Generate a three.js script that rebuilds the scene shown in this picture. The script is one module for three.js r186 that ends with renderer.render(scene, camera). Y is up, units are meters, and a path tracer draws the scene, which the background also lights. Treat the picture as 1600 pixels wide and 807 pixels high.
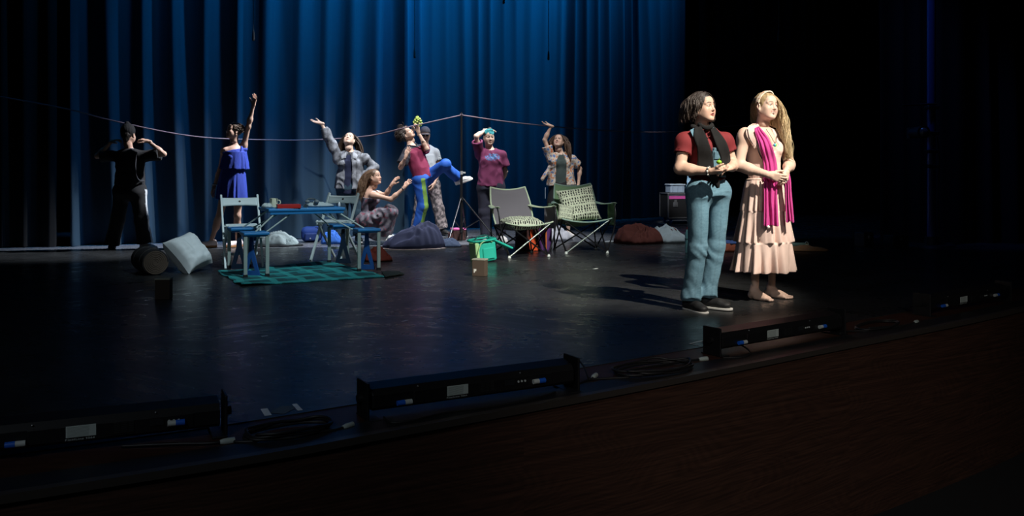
import * as THREE from 'three';
import { mergeGeometries } from 'three/addons/utils/BufferGeometryUtils.js';
import { ImprovedNoise } from 'three/addons/math/ImprovedNoise.js';
import { RoundedBoxGeometry } from 'three/addons/geometries/RoundedBoxGeometry.js';
import { RectAreaLightUniformsLib } from 'three/addons/lights/RectAreaLightUniformsLib.js';

// ---------------------------------------------------------------- camera, lights, exposure
const scene = new THREE.Scene();
scene.background = new THREE.Color(0, 0, 0);
const FOCAL = 1400, EYE = 1.1, CENTRE_X = 800, HORIZON = 260;      // of the 1600 x 807 frame; the lens is shifted down, the camera level
const camera = new THREE.PerspectiveCamera(2 * Math.atan(547 / FOCAL) * 180 / Math.PI, 1600 / 807, 0.05, 80);
camera.setViewOffset(1600, 1094, 0, 287, 1600, 807);
camera.position.set(0, EYE, 0);
camera.lookAt(0, EYE, -10);
camera.updateProjectionMatrix();
scene.add(camera);
RectAreaLightUniformsLib.init();
const renderer = new THREE.WebGLRenderer({ antialias: true });
renderer.toneMapping = THREE.LinearToneMapping;
renderer.toneMappingExposure = 1.0;
renderer.shadowMap.enabled = true;

const V = (x, y, z) => new THREE.Vector3(x, y, z);
function spotLight(from, to, color, candela, angle, penumbra = 1, radius = 4) {
  const l = new THREE.SpotLight(new THREE.Color(...color), candela, 0, angle, penumbra, 2);
  l.position.copy(from); l.target.position.copy(to); l.castShadow = true; l.shadow.radius = radius; l.name = 'stage_spotlight';
  l.shadow.mapSize.set(1024, 1024); scene.add(l, l.target); return l;
}
// front-of-house key on the two downstage performers, from above the right of the house
spotLight(V(5.4, 7.8, -1.4), V(1.42, 1.10, -7.45), [1, 0.92, 0.80], 700, 0.155, 0.55, 4);
// steep overhead washes on the two groups of players, a side light from the right wing, and the camp
spotLight(V(-0.3, 8.4, -9.6), V(-1.7, 0.8, -12.95), [0.96, 0.98, 1], 350, 0.195, 0.4, 6);
spotLight(V(1.8, 8.4, -10.0), V(0.2, 0.8, -13.4), [0.96, 0.98, 1], 260, 0.195, 0.5, 6);
spotLight(V(2.8, 8.3, -14.2), V(-1.9, 0.9, -12.6), [0.95, 0.97, 1], 310, 0.235, 0.6, 6);
spotLight(V(0.5, 7.5, -9.5), V(-3.0, 0.1, -12.2), [0.9, 0.95, 1], 100, 0.10, 0.9, 6);
spotLight(V(1.2, 6.6, -5.2), V(-2.5, 0.3, -9.5), [0.76, 0.92, 1], 125, 0.20, 1, 8);
spotLight(V(0.3, 6.4, -13.1), V(-4.8, 0.45, -11.75), [0.86, 0.91, 1], 480, 0.185, 0.8, 6);
spotLight(V(2.2, 5.8, -4.6), V(0.35, 0.2, -10.9), [0.95, 1, 0.97], 250, 0.165, 0.9, 8);
spotLight(V(3.4, 7.4, -8.2), V(2.3, 0, -12.5), [0.95, 0.97, 1], 85, 0.22, 1, 8);
spotLight(V(1.2, 5.8, -12.4), V(3.25, 0.5, -17.2), [0.95, 0.97, 1], 190, 0.075, 0.8, 6);
// blue battens flown in front of the back curtain, washing its upper part
for (const [x, z, nx, nz, k] of [[-5.2, -12.7, 0.39, 0.92, 0.16], [-3.4, -13.35, 0.45, 0.89, 0.55], [-2.2, -14.3, 0.6, 0.8, 0.95], [-1.1, -15.5, 0.66, 0.75, 1.0], [0.3, -16.9, 0.66, 0.75, 0.8], [1.6, -18.0, 0.64, 0.77, 0.55], [2.9, -19.1, 0.64, 0.77, 0.28]]) {
  spotLight(V(x + nx * 1.6 + nz * 0.8, 8.6, z + nz * 1.6 - nx * 0.8), V(x, 5.4, z), [0.006, 0.38, 1], 410 * k, 0.38, 1, 6);
}
spotLight(V(-0.5, 8.3, -14.0), V(-2.05, 1.6, -14.8), [0.015, 0.26, 1], 130, 0.16, 1, 10);
spotLight(V(4.3, 8.2, -11.2), V(5.75, 3.4, -12.2), [0.10, 0.25, 1], 30, 0.2, 1, 8);
// dim spill from the house
spotLight(V(2.4, 4.6, 3.0), V(2.0, -0.2, -5.2), [1, 0.92, 0.86], 36, 0.30, 1, 20);
spotLight(V(-3.0, 6.5, 4.0), V(-0.6, 0, -6.0), [0.8, 0.9, 1], 26, 0.40, 1, 30);

// ---------------------------------------------------------------- helpers
const at = (px, py, d) => V((px - CENTRE_X) * d / FOCAL, EYE - (py - HORIZON) * d / FOCAL, -d);     // a measured point of the photograph at a distance
const SURVEY = V(0, EYE, 0);                                        // where the measurements were taken from
const depthAt = (py) => FOCAL * EYE / (py - HORIZON);
const onFloor = (px, py) => at(px, py, depthAt(py));
const lerp = THREE.MathUtils.lerp, clamp = THREE.MathUtils.clamp, sstep = THREE.MathUtils.smoothstep;
function rng(seed) { let s = seed >>> 0; return () => { s = (s + 0x6d2b79f5) | 0; let t = Math.imul(s ^ (s >>> 15), 1 | s); t = (t + Math.imul(t ^ (t >>> 7), 61 | t)) ^ t; return ((t ^ (t >>> 14)) >>> 0) / 4294967296; }; }
const NOISE = new ImprovedNoise();
const noise = (x, y, z) => NOISE.noise(x + 100.3, y + 57.7, z + 31.1);
const fbm = (x, y, z) => noise(x, y, z) * 0.6 + noise(x * 2.1, y * 2.1, z * 2.1) * 0.3 + noise(x * 4.3, y * 4.3, z * 4.3) * 0.15;
const mix = (a, b, t) => a.clone().lerp(b, t);
const add = (a, ...more) => { const r = a.clone(); for (const m of more) r.add(m); return r; };
const mul = (a, s) => a.clone().multiplyScalar(s);
const sub = (a, b) => a.clone().sub(b);
const cross = (a, b) => a.clone().cross(b);
const unit = (a) => a.clone().normalize();
const lin = (hex) => { const c = new THREE.Color(hex); return [c.r, c.g, c.b]; };
const mixc = (a, b, t) => [lerp(a[0], b[0], t), lerp(a[1], b[1], t), lerp(a[2], b[2], t)];

const usedNames = new Map();
function numbered(name) { const n = usedNames.get(name) ?? 0; usedNames.set(name, n + 1); return n ? `${name}_${String(n).padStart(3, '0')}` : name; }
function tag(o, label, category, group, kind) {
  o.userData.label = label;
  if (category) o.userData.category = category;
  if (group) o.userData.group = group;
  if (kind) o.userData.kind = kind;
  return o;
}
function shade(o) { o.traverse((c) => { if (c.isMesh) { c.castShadow = true; c.receiveShadow = true; } }); return o; }
function thing(name, position, label, category, group, turn = 0) {
  const g = new THREE.Group(); g.name = numbered(name); g.position.copy(position); g.rotation.y = turn; scene.add(g);
  return tag(g, label, category, group);
}
function part(name, geo, mat, parent, label) {
  const m = new THREE.Mesh(geo, mat); m.name = numbered(name); m.castShadow = m.receiveShadow = true; parent.add(m);
  if (label) m.userData.label = label;
  return m;
}
function single(name, geo, mat, position, label, category, group, turn = 0) {
  const m = part(name, geo, mat, scene); m.position.copy(position); m.rotation.y = turn; return tag(m, label, category, group);
}
function structure(name, geo, mat, label) { const m = part(name, geo, mat, scene); m.userData.kind = 'structure'; if (label) m.userData.label = label; return m; }

// ---- materials
const mat = (color, roughness = 0.8, more = {}) => new THREE.MeshStandardMaterial({ color: Array.isArray(color) ? new THREE.Color(...color) : new THREE.Color(color), roughness, ...more });
function dataTexture(n, fn, srgb = true) {
  const d = new Uint8Array(n * n * 4);
  for (let y = 0; y < n; y++) for (let x = 0; x < n; x++) { const c = fn(x / n, y / n, x, y), i = (y * n + x) * 4; d[i] = clamp(c[0], 0, 255); d[i + 1] = clamp(c[1], 0, 255); d[i + 2] = clamp(c[2], 0, 255); d[i + 3] = 255; }
  const t = new THREE.DataTexture(d, n, n); t.wrapS = t.wrapT = THREE.RepeatWrapping; t.magFilter = THREE.LinearFilter; t.minFilter = THREE.LinearMipmapLinearFilter; t.generateMipmaps = true;
  if (srgb) t.colorSpace = THREE.SRGBColorSpace;
  t.needsUpdate = true; return t;
}
function canvasTexture(w, h, draw) {
  const c = document.createElement('canvas'); c.width = w; c.height = h; draw(c.getContext('2d'), w, h);
  const t = new THREE.CanvasTexture(c); t.colorSpace = THREE.SRGBColorSpace; t.wrapS = t.wrapT = THREE.RepeatWrapping; return t;
}
const wrapNoise = (u, v, f, s) => {                                  // tileable
  const a = u * 2 * Math.PI, b = v * 2 * Math.PI;
  return noise(Math.cos(a) * f + s, Math.sin(a) * f + Math.cos(b) * f * 1.3, Math.sin(b) * f * 1.3 + s * 2.1);
};
const weaveBump = dataTexture(128, (u, v, x, y) => { const k = ((x >> 2) + (y >> 2)) & 1 ? 150 : 105, n = wrapNoise(u, v, 3, 1) * 60; return [k + n, k + n, k + n]; }, false);
const clothBump = dataTexture(256, (u, v) => { const k = 128 + wrapNoise(u, v, 1.3, 2) * 80 + wrapNoise(u, v, 4, 5) * 60; return [k, k, k]; }, false);
weaveBump.repeat.set(14, 14); clothBump.repeat.set(3, 3);
const cloth = (color, roughness = 0.9, more = {}) => mat(color, roughness, { bumpMap: weaveBump, bumpScale: 0.0008, ...more });
const vcloth = (roughness = 0.9, more = {}) => cloth([1, 1, 1], roughness, { vertexColors: true, ...more });

// ---- geometry
function finish(pos, uv, idx, col, normals) {
  const g = new THREE.BufferGeometry();
  g.setAttribute('position', new THREE.BufferAttribute(new Float32Array(pos), 3));
  g.setAttribute('uv', new THREE.BufferAttribute(new Float32Array(uv), 2));
  g.setAttribute('color', new THREE.BufferAttribute(col ? new Float32Array(col) : new Float32Array(pos.length).fill(1), 3));
  g.setIndex(new THREE.BufferAttribute(new Uint32Array(idx), 1));
  if (normals) g.setAttribute('normal', new THREE.BufferAttribute(new Float32Array(normals), 3)); else g.computeVertexNormals();
  return g;
}
function ready(g) {                                                  // same attributes for merging
  if (!g.index) g.setIndex([...Array(g.attributes.position.count).keys()]);
  if (!g.attributes.uv) g.setAttribute('uv', new THREE.BufferAttribute(new Float32Array(g.attributes.position.count * 2), 2));
  if (!g.attributes.color) g.setAttribute('color', new THREE.BufferAttribute(new Float32Array(g.attributes.position.count * 3).fill(1), 3));
  for (const k of Object.keys(g.attributes)) if (!['position', 'normal', 'uv', 'color'].includes(k)) g.deleteAttribute(k);
  g.morphAttributes = {}; g.clearGroups(); return g;
}
const join = (...gs) => { const l = gs.flat().filter(Boolean).map(ready); return l.length === 1 ? l[0] : mergeGeometries(l, false); };
function paint(g, c) { const n = g.attributes.position.count, a = new Float32Array(n * 3); for (let i = 0; i < n; i++) a.set(c, i * 3); g.setAttribute('color', new THREE.BufferAttribute(a, 3)); return g; }
const moved = (g, p) => g.translate(p.x, p.y, p.z);
const box = (w, h, d, x = 0, y = 0, z = 0, r = 0.004) => new RoundedBoxGeometry(w, h, d, 2, Math.min(r, w / 2.01, h / 2.01, d / 2.01)).translate(x, y, z);
function basis(X, Y, Z, P) { return new THREE.Matrix4().makeBasis(X, Y, Z).setPosition(P); }
// swept tube along points; radius number or function of 0..1; capped
function tube(pts, radius, sides = 8, color = null, flat = null) {
  const pos = [], uv = [], idx = [], col = [], n = pts.length, r = typeof radius === 'function' ? radius : () => radius;
  let up = Math.abs(sub(pts[Math.min(1, n - 1)], pts[0]).normalize().y) > 0.9 ? V(1, 0, 0) : V(0, 1, 0), len = 0;
  for (let i = 0; i < n; i++) {
    const t = unit(sub(pts[Math.min(i + 1, n - 1)], pts[Math.max(i - 1, 0)]));
    const a = unit(sub(up, mul(t, up.dot(t)))), b = cross(t, a); up = a;
    if (i) len += pts[i].distanceTo(pts[i - 1]);
    const R = r(i / (n - 1));
    for (let k = 0; k < sides; k++) {
      const w = k / sides * 2 * Math.PI, ca = Math.cos(w) * R * (flat ?? 1), sb = Math.sin(w) * R;
      pos.push(pts[i].x + a.x * ca + b.x * sb, pts[i].y + a.y * ca + b.y * sb, pts[i].z + a.z * ca + b.z * sb); uv.push(k / sides, len);
      const c = typeof color === 'function' ? color(i / (n - 1)) : color; col.push(...(c ?? [1, 1, 1]));
    }
  }
  for (let i = 0; i < n - 1; i++) for (let k = 0; k < sides; k++) { const p = i * sides + k, q = i * sides + (k + 1) % sides; idx.push(p, q, q + sides, p, q + sides, p + sides); }
  for (const [i, f] of [[0, 1], [n - 1, 0]]) {
    const c = pos.length / 3; pos.push(pts[i].x, pts[i].y, pts[i].z); uv.push(0, 0); const cc = typeof color === 'function' ? color(i ? 1 : 0) : color; col.push(...(cc ?? [1, 1, 1]));
    for (let k = 0; k < sides; k++) { const p = i * sides + k, q = i * sides + (k + 1) % sides; f ? idx.push(c, q, p) : idx.push(c, p, q); }
  }
  return finish(pos, uv, idx, col);
}
const rod = (a, b, r, sides = 10) => tube([a, b], r, sides);
const smooth = (pts, n, closed = false) => new THREE.CatmullRomCurve3(pts, closed).getPoints(n);
// a sheet with thickness from fn(u, v)
function slab(fn, nu, nv, t, colorFn = null, uvScale = [1, 1]) {
  const P = [], pos = [], uv = [], idx = [], col = [];
  for (let j = 0; j <= nv; j++) for (let i = 0; i <= nu; i++) P.push(fn(i / nu, j / nv));
  const g = (i, j) => P[clamp(j, 0, nv) * (nu + 1) + clamp(i, 0, nu)];
  const W = nu + 1, layer = W * (nv + 1);
  for (const s of [0.5, -0.5]) for (let j = 0; j <= nv; j++) for (let i = 0; i <= nu; i++) {
    const n = cross(sub(g(i + 1, j), g(i - 1, j)), sub(g(i, j + 1), g(i, j - 1))).normalize(), p = g(i, j), th = typeof t === 'function' ? t(i / nu, j / nv) : t;
    pos.push(p.x + n.x * th * s, p.y + n.y * th * s, p.z + n.z * th * s); uv.push(i / nu * uvScale[0], j / nv * uvScale[1]);
    col.push(...(colorFn ? colorFn(i / nu, j / nv, p) : [1, 1, 1]));
  }
  for (let j = 0; j < nv; j++) for (let i = 0; i < nu; i++) {
    const a = j * W + i, b = a + 1, c = a + W, d = c + 1;
    idx.push(a, b, d, a, d, c, layer + a, layer + d, layer + b, layer + a, layer + c, layer + d);
  }
  const edge = (a, b) => idx.push(a, layer + b, b, a, layer + a, layer + b);
  for (let i = 0; i < nu; i++) { edge(i, i + 1); edge(nv * W + i + 1, nv * W + i); }
  for (let j = 0; j < nv; j++) { edge((j + 1) * W, j * W); edge(j * W + nu, (j + 1) * W + nu); }
  return finish(pos, uv, idx, col);
}
// mound of cloth lying on the floor: fn shapes it
function mound(rx, rz, h, seed, folds = 0.3, nr = 26, na = 84, colorFn = null) {
  const pos = [], uv = [], idx = [], col = [];
  for (let j = 0; j <= nr; j++) for (let i = 0; i < na; i++) {
    const r = j / nr, a = i / na * 2 * Math.PI, ca = Math.cos(a), sa = Math.sin(a);
    const out = 1 + 0.16 * noise(ca * 1.6 + seed, sa * 1.6, seed) + 0.07 * noise(ca * 5, sa * 5, seed);
    const x = ca * r * rx * out, z = sa * r * rz * out;
    const warp = noise(x / rx * 1.3 + seed, z / rz * 1.3, 2) * 1.6;
    const ridge = 1 - Math.abs(noise(x / rx * 2.2 + warp, z / rz * 2.2 + seed, 5)) * 2, fine = 1 - Math.abs(noise(x / rx * 5 + warp * 2, z / rz * 5, seed + 9)) * 2;
    const low = noise(x / rx * 0.9 + seed * 1.7, z / rz * 0.9, seed), crest = 1 - Math.abs(noise(x / rx * 1.1 + z / rz * 1.5 + warp * 0.6, z / rz * 1.2 - seed, 3)) * 3.2;
    let y = h * Math.pow(Math.max(0, 1 - Math.pow(r, 2.4)), 0.62) * (0.80 + 0.55 * low + folds * (0.34 * Math.max(0, crest) + 0.62 * (ridge - 0.55) + 0.36 * (fine - 0.55))) + 0.006;
    if (j === nr) y = 0.001;
    pos.push(x, Math.max(0.001, y), z); uv.push(x, z); col.push(...(colorFn ? colorFn(x, y, z) : [1, 1, 1]));
  }
  for (let j = 0; j < nr; j++) for (let i = 0; i < na; i++) { const p = j * na + i, q = j * na + (i + 1) % na; idx.push(p, q, q + na, p, q + na, p + na); }
  const c = pos.length / 3; pos.push(0, 0.001, 0); uv.push(0, 0); col.push(1, 1, 1);
  for (let i = 0; i < na; i++) idx.push(c, nr * na + i, nr * na + (i + 1) % na);
  return finish(pos, uv, idx, col);
}
function pillow(w, h, t, seed, n = 30) {
  const pos = [], uv = [], idx = [];
  for (const s of [1, -1]) for (let j = 0; j <= n; j++) for (let i = 0; i <= n; i++) {
    const u = i / n * 2 - 1, v = j / n * 2 - 1, e = (1 - u ** 4) * (1 - v ** 4), pinch = 1 - 0.10 * (1 - v * v) * Math.abs(u) ** 3 , pinch2 = 1 - 0.10 * (1 - u * u) * Math.abs(v) ** 3;
    const crease = noise(u * 1.8 + seed, v * 5.5, seed) * 0.10 + noise(u * 5 + seed, v * 2.2, s) * 0.10;
    pos.push(u * w / 2 * pinch, v * h / 2 * pinch2, s * t / 2 * Math.sqrt(Math.max(0, e)) * (1 + crease)); uv.push(i / n, j / n);
  }
  const L = (n + 1) ** 2;
  for (let j = 0; j < n; j++) for (let i = 0; i < n; i++) { const a = j * (n + 1) + i, b = a + 1, c = a + n + 1, d = c + 1; idx.push(a, b, d, a, d, c, L + a, L + d, L + b, L + a, L + c, L + d); }
  return finish(pos, uv, idx);
}

// ---- distance fields meshed with surface nets: bodies and clothes
const bounds = (pts, m) => { const lo = [1e9, 1e9, 1e9], hi = [-1e9, -1e9, -1e9]; for (const p of pts) { [p.x, p.y, p.z].forEach((c, i) => { lo[i] = Math.min(lo[i], c - m); hi[i] = Math.max(hi[i], c + m); }); } return { lo, hi }; };
function cap(a, b, ra, rb = ra, o = {}) {
  const dx = b.x - a.x, dy = b.y - a.y, dz = b.z - a.z, L2 = dx * dx + dy * dy + dz * dz || 1e-9, L = Math.sqrt(L2), ax = a.x, ay = a.y, az = a.z;
  return { ...o, ...bounds([a, b], Math.max(ra, rb)), f(x, y, z) {
    const px = x - ax, py = y - ay, pz = z - az, h = (px * dx + py * dy + pz * dz) / L2, c = h < 0 ? 0 : h > 1 ? 1 : h;
    const qx = px - dx * c, qy = py - dy * c, qz = pz - dz * c;
    let d = Math.sqrt(qx * qx + qy * qy + qz * qz) - (ra + (rb - ra) * c);
    if (o.flatB) d = Math.max(d, (h - 1) * L);
    if (o.flatA) d = Math.max(d, -h * L);
    return d;
  } };
}
function ell(c, r, X, Y, Z, o = {}) {
  X ??= V(1, 0, 0); Y ??= V(0, 1, 0); Z ??= V(0, 0, 1);
  const m = Math.max(...r);
  return { ...o, ...bounds([c], m), f(x, y, z) {
    const px = x - c.x, py = y - c.y, pz = z - c.z;
    const u = (px * X.x + py * X.y + pz * X.z) / r[0], v = (px * Y.x + py * Y.y + pz * Y.z) / r[1], w = (px * Z.x + py * Z.y + pz * Z.z) / r[2];
    const k0 = Math.sqrt(u * u + v * v + w * w), k1 = Math.sqrt((u / r[0]) ** 2 + (v / r[1]) ** 2 + (w / r[2]) ** 2);
    return k1 < 1e-9 ? -Math.min(...r) : k0 * (k0 - 1) / k1;
  } };
}
// flat-ended elliptic column from a to b with lateral axis X
function col(a, b, X, r0, r1, o = {}) {
  const D = sub(b, a), L = D.length(), T = unit(D), Xn = unit(sub(X, mul(T, X.dot(T)))), Zn = cross(Xn, T), m = Math.max(...r0, ...r1) * (1 + (o.fold?.amp ?? 0));
  return { ...o, ...bounds([a, b], m), f(x, y, z) {
    const px = x - a.x, py = y - a.y, pz = z - a.z, s = px * T.x + py * T.y + pz * T.z, h = clamp(s / L, 0, 1);
    const u = px * Xn.x + py * Xn.y + pz * Xn.z, w = px * Zn.x + py * Zn.y + pz * Zn.z;
    let rx = lerp(r0[0], r1[0], h), rz = lerp(r0[1], r1[1], h);
    if (o.fold) { const th = Math.atan2(w / rz, u / rx), k = 1 + o.fold.amp * (h ** (o.fold.pow ?? 1)) * (Math.sin(th * o.fold.n + (o.fold.ph ?? 0) + Math.sin(th * 3) * 0.7)); rx *= k; rz *= k; }
    const k0 = Math.sqrt((u / rx) ** 2 + (w / rz) ** 2), k1 = Math.sqrt((u / rx / rx) ** 2 + (w / rz / rz) ** 2);
    const d = k1 < 1e-9 ? -Math.min(rx, rz) : k0 * (k0 - 1) / k1;
    return Math.max(d, s - L, -s);
  } };
}
const cutBelow = (p, n) => ({ plane: true, f: (x, y, z) => -((x - p.x) * n.x + (y - p.y) * n.y + (z - p.z) * n.z) });     // keeps the side that n points to
const smin = (a, b, k) => { const h = Math.max(k - Math.abs(a - b), 0) / k; return Math.min(a, b) - h * h * k * 0.25; };
function fieldAt(prims, x, y, z, k = 0.025) {
  let d = 0.3;
  for (const p of prims) { if (p.plane) { d = Math.max(d, p.f(x, y, z)); continue; } const e = p.f(x, y, z); d = p.sub ? -smin(-d, e, p.k ?? k) : smin(d, e, p.k ?? k); }
  return d;
}
function nets(prims, { cell = 0.012, k = 0.025, color = null, wrinkle = null } = {}) {
  const lo = [1e9, 1e9, 1e9], hi = [-1e9, -1e9, -1e9];
  for (const p of prims) if (!p.sub && !p.plane) for (let i = 0; i < 3; i++) { lo[i] = Math.min(lo[i], p.lo[i] - 2.5 * cell - 0.01); hi[i] = Math.max(hi[i], p.hi[i] + 2.5 * cell + 0.01); }
  const n = [0, 1, 2].map((i) => Math.ceil((hi[i] - lo[i]) / cell) + 1), [nx, ny, nz] = n, F = new Float32Array(nx * ny * nz).fill(0.05);
  for (const p of prims) {
    if (p.plane) { for (let c = 0, kz = 0; kz < nz; kz++) for (let j = 0; j < ny; j++) for (let i = 0; i < nx; i++, c++) F[c] = Math.max(F[c], p.f(lo[0] + i * cell, lo[1] + j * cell, lo[2] + kz * cell)); continue; }
    const kk = p.k ?? k, m = kk + 2 * cell, a = [0, 1, 2].map((i) => Math.max(0, Math.floor((p.lo[i] - m - lo[i]) / cell))), b = [0, 1, 2].map((i) => Math.min(n[i] - 1, Math.ceil((p.hi[i] + m - lo[i]) / cell)));
    for (let z = a[2]; z <= b[2]; z++) for (let y = a[1]; y <= b[1]; y++) {
      let c = (z * ny + y) * nx + a[0];
      for (let x = a[0]; x <= b[0]; x++, c++) { const e = p.f(lo[0] + x * cell, lo[1] + y * cell, lo[2] + z * cell); F[c] = p.sub ? -smin(-F[c], e, kk) : smin(F[c], e, kk); }
    }
  }
  const id = new Int32Array(nx * ny * nz).fill(-1), pos = [], uv = [], idx = [], s1 = nx, s2 = nx * ny;
  const E = [[0, 1], [2, 3], [4, 5], [6, 7], [0, 2], [1, 3], [4, 6], [5, 7], [0, 4], [1, 5], [2, 6], [3, 7]], off = [0, 1, s1, s1 + 1, s2, s2 + 1, s2 + s1, s2 + s1 + 1], cr = [[0, 0, 0], [1, 0, 0], [0, 1, 0], [1, 1, 0], [0, 0, 1], [1, 0, 1], [0, 1, 1], [1, 1, 1]];
  for (let z = 0; z < nz - 1; z++) for (let y = 0; y < ny - 1; y++) for (let x = 0; x < nx - 1; x++) {
    const c = z * s2 + y * s1 + x; let mask = 0;
    for (let q = 0; q < 8; q++) if (F[c + off[q]] < 0) mask |= 1 << q;
    if (mask === 0 || mask === 255) continue;
    let sx = 0, sy = 0, sz = 0, m = 0;
    for (const [p, q] of E) { const a = F[c + off[p]], b = F[c + off[q]]; if ((a < 0) === (b < 0)) continue; const t = a / (a - b); sx += cr[p][0] + (cr[q][0] - cr[p][0]) * t; sy += cr[p][1] + (cr[q][1] - cr[p][1]) * t; sz += cr[p][2] + (cr[q][2] - cr[p][2]) * t; m++; }
    id[c] = pos.length / 3; pos.push(lo[0] + (x + sx / m) * cell, lo[1] + (y + sy / m) * cell, lo[2] + (z + sz / m) * cell);
  }
  const quad = (a, b, c, d, flip) => { if (a < 0 || b < 0 || c < 0 || d < 0) return; flip ? idx.push(a, d, c, a, c, b) : idx.push(a, b, c, a, c, d); };
  for (let z = 1; z < nz - 1; z++) for (let y = 1; y < ny - 1; y++) for (let x = 1; x < nx - 1; x++) {
    const c = z * s2 + y * s1 + x, v = F[c] < 0;
    if (v !== F[c + 1] < 0) quad(id[c - s1 - s2], id[c - s2], id[c], id[c - s1], !v);
    if (v !== F[c + s1] < 0) quad(id[c - s2 - 1], id[c - 1], id[c], id[c - s2], !v);
    if (v !== F[c + s2] < 0) quad(id[c - 1 - s1], id[c - s1], id[c], id[c - 1], !v);
  }
  let g = finish(pos, new Float32Array(pos.length / 3 * 2), idx);
  const P = g.attributes.position.array;
  if (wrinkle) { const N = g.attributes.normal.array; for (let i = 0; i < P.length; i += 3) { const w = wrinkle(P[i], P[i + 1], P[i + 2], N[i], N[i + 1], N[i + 2]); P[i] += N[i] * w; P[i + 1] += N[i + 1] * w; P[i + 2] += N[i + 2] * w; } g.computeVertexNormals(); }
  const U = g.attributes.uv.array, C = g.attributes.color.array, N = g.attributes.normal.array;
  for (let i = 0, j = 0; i < P.length; i += 3, j += 2) { U[j] = P[i] + P[i + 2]; U[j + 1] = P[i + 1]; if (color) C.set(Array.isArray(color) ? color : color(P[i], P[i + 1], P[i + 2], N[i], N[i + 1], N[i + 2]), i); }
  return g;
}
// cloth folds: ridged noise stretched along a direction
const folds = (amp, fx, fy, fz, seed = 0) => (x, y, z) => { const w = noise(x * 3 + seed, y * 3, z * 3) * 1.5; return amp * ((1 - Math.abs(noise(x * fx + w + seed, y * fy + w, z * fz)) * 2.4) * 0.7 + noise(x * fx * 2.3, y * fy * 2.3 + seed, z * fz * 2.3) * 0.5 - 0.35); };

// ---------------------------------------------------------------- the setting: stage floor, stage front, house walls, drapes
const woodTexture = dataTexture(512, (u, v) => { const g = wrapNoise(u, v, 0.8, 3), s = Math.sin((v * 40 + g * 7) * 2 * Math.PI) * 0.5 + 0.5, f = wrapNoise(u * 0.1, v, 16, 8); const k = 0.78 + 0.09 * s + 0.25 * f; return [100 * k, 66 * k, 50 * k]; });
const vinylRough = dataTexture(512, (u, v) => { const n = wrapNoise(u, v, 2, 4) * 0.5 + wrapNoise(u, v, 9, 6) * 0.5, s = Math.abs(wrapNoise(u * 1, v, 5, 11)); const k = 118 + n * 55 + (s < 0.02 ? 10 : 0); return [k, k, k]; }, false);
const vinylColor = dataTexture(512, (u, v) => { const n = wrapNoise(u, v, 1.6, 14) * 0.6 + wrapNoise(u, v, 7, 16) * 0.4, s = Math.abs(wrapNoise(u, v, 3.2, 21)); const k = 44 + n * 16 + (s < 0.01 ? 3 : 0); return [k * 0.97, k, k * 1.02]; });
for (const t of [vinylRough, vinylColor]) t.repeat.set(0.28, 0.28);
woodTexture.repeat.set(0.4, 0.9);
const M = {
  vinyl: new THREE.MeshPhysicalMaterial({ color: 0xffffff, roughness: 0.66, specularIntensity: 0.6, map: vinylColor, roughnessMap: vinylRough }),
  greyVinyl: mat([0.12, 0.13, 0.15], 0.6, { roughnessMap: vinylRough }),
  wood: new THREE.MeshPhysicalMaterial({ color: new THREE.Color(0.55, 0.5, 0.5), roughness: 0.5, specularIntensity: 0.5, map: woodTexture }),
  front: mat([0.72, 0.80, 0.90], 0.5, { map: woodTexture }),
  blackWall: mat([0.006, 0.006, 0.007], 0.95),
  blackDrape: cloth([0.004, 0.004, 0.005], 1),
  blueDrape: cloth([0.010, 0.034, 0.058], 0.9),
  nosing: mat([0.05, 0.042, 0.036], 0.45),
  black: mat([0.012, 0.012, 0.013], 0.5),
  blackMetal: mat([0.02, 0.02, 0.022], 0.35, { metalness: 0.5 }),
  steel: mat([0.55, 0.56, 0.58], 0.35, { metalness: 0.9 }),
};
// the downstage edge, as measured along the photograph, run on past both sides of the frame
const EDGE = [V(-6.5, 0, -0.45), V(-4.0, 0, -1.75), onFloor(35, 770), onFloor(420, 709), onFloor(595, 677), onFloor(980, 606.5), onFloor(1250, 553), onFloor(1600, 481), V(7.2, 0, -9.9)];
const edgeCurve = new THREE.CatmullRomCurve3(EDGE.map((p) => V(p.x, 0, p.z)));
const edgePts = edgeCurve.getSpacedPoints(80);
const inward = edgePts.map((p, i) => { const t = unit(sub(edgePts[Math.min(80, i + 1)], edgePts[Math.max(0, i - 1)])); return V(t.z, 0, -t.x); });
const edgeIn = (d) => edgePts.map((p, i) => add(p, mul(inward[i], d)));
function flatSheet(outline, thick, top) {                            // horizontal sheet from an outline in x, z; uv in metres
  const s = new THREE.Shape(outline.map((p) => new THREE.Vector2(p.x, -p.z)));
  return new THREE.ExtrudeGeometry(s, { depth: thick, bevelEnabled: false }).rotateX(-Math.PI / 2).translate(0, top - thick, 0);
}
const BACK = [V(9.5, 0, -24), V(-9.5, 0, -24)];
structure('floor', flatSheet([...edgePts, V(9.5, 0, -11), ...BACK, V(-9.5, 0, -1)], 0.22, 0), M.wood, 'bare wooden stage floor');
const vinylLine = [onFloor(1420, 372), onFloor(1080, 374), onFloor(740, 383), onFloor(420, 388.5), onFloor(110, 392), V(-8.6, 0, -11.2)];
const vinylFront = edgeIn(0.46).slice(8, 79);
const vinyl = structure('floor_covering', flatSheet([...vinylFront, V(8.9, 0, -12.0), ...vinylLine, V(-8.6, 0, -1.6)], 0.004, 0.004), M.vinyl, 'black dance vinyl covering the stage');
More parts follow.
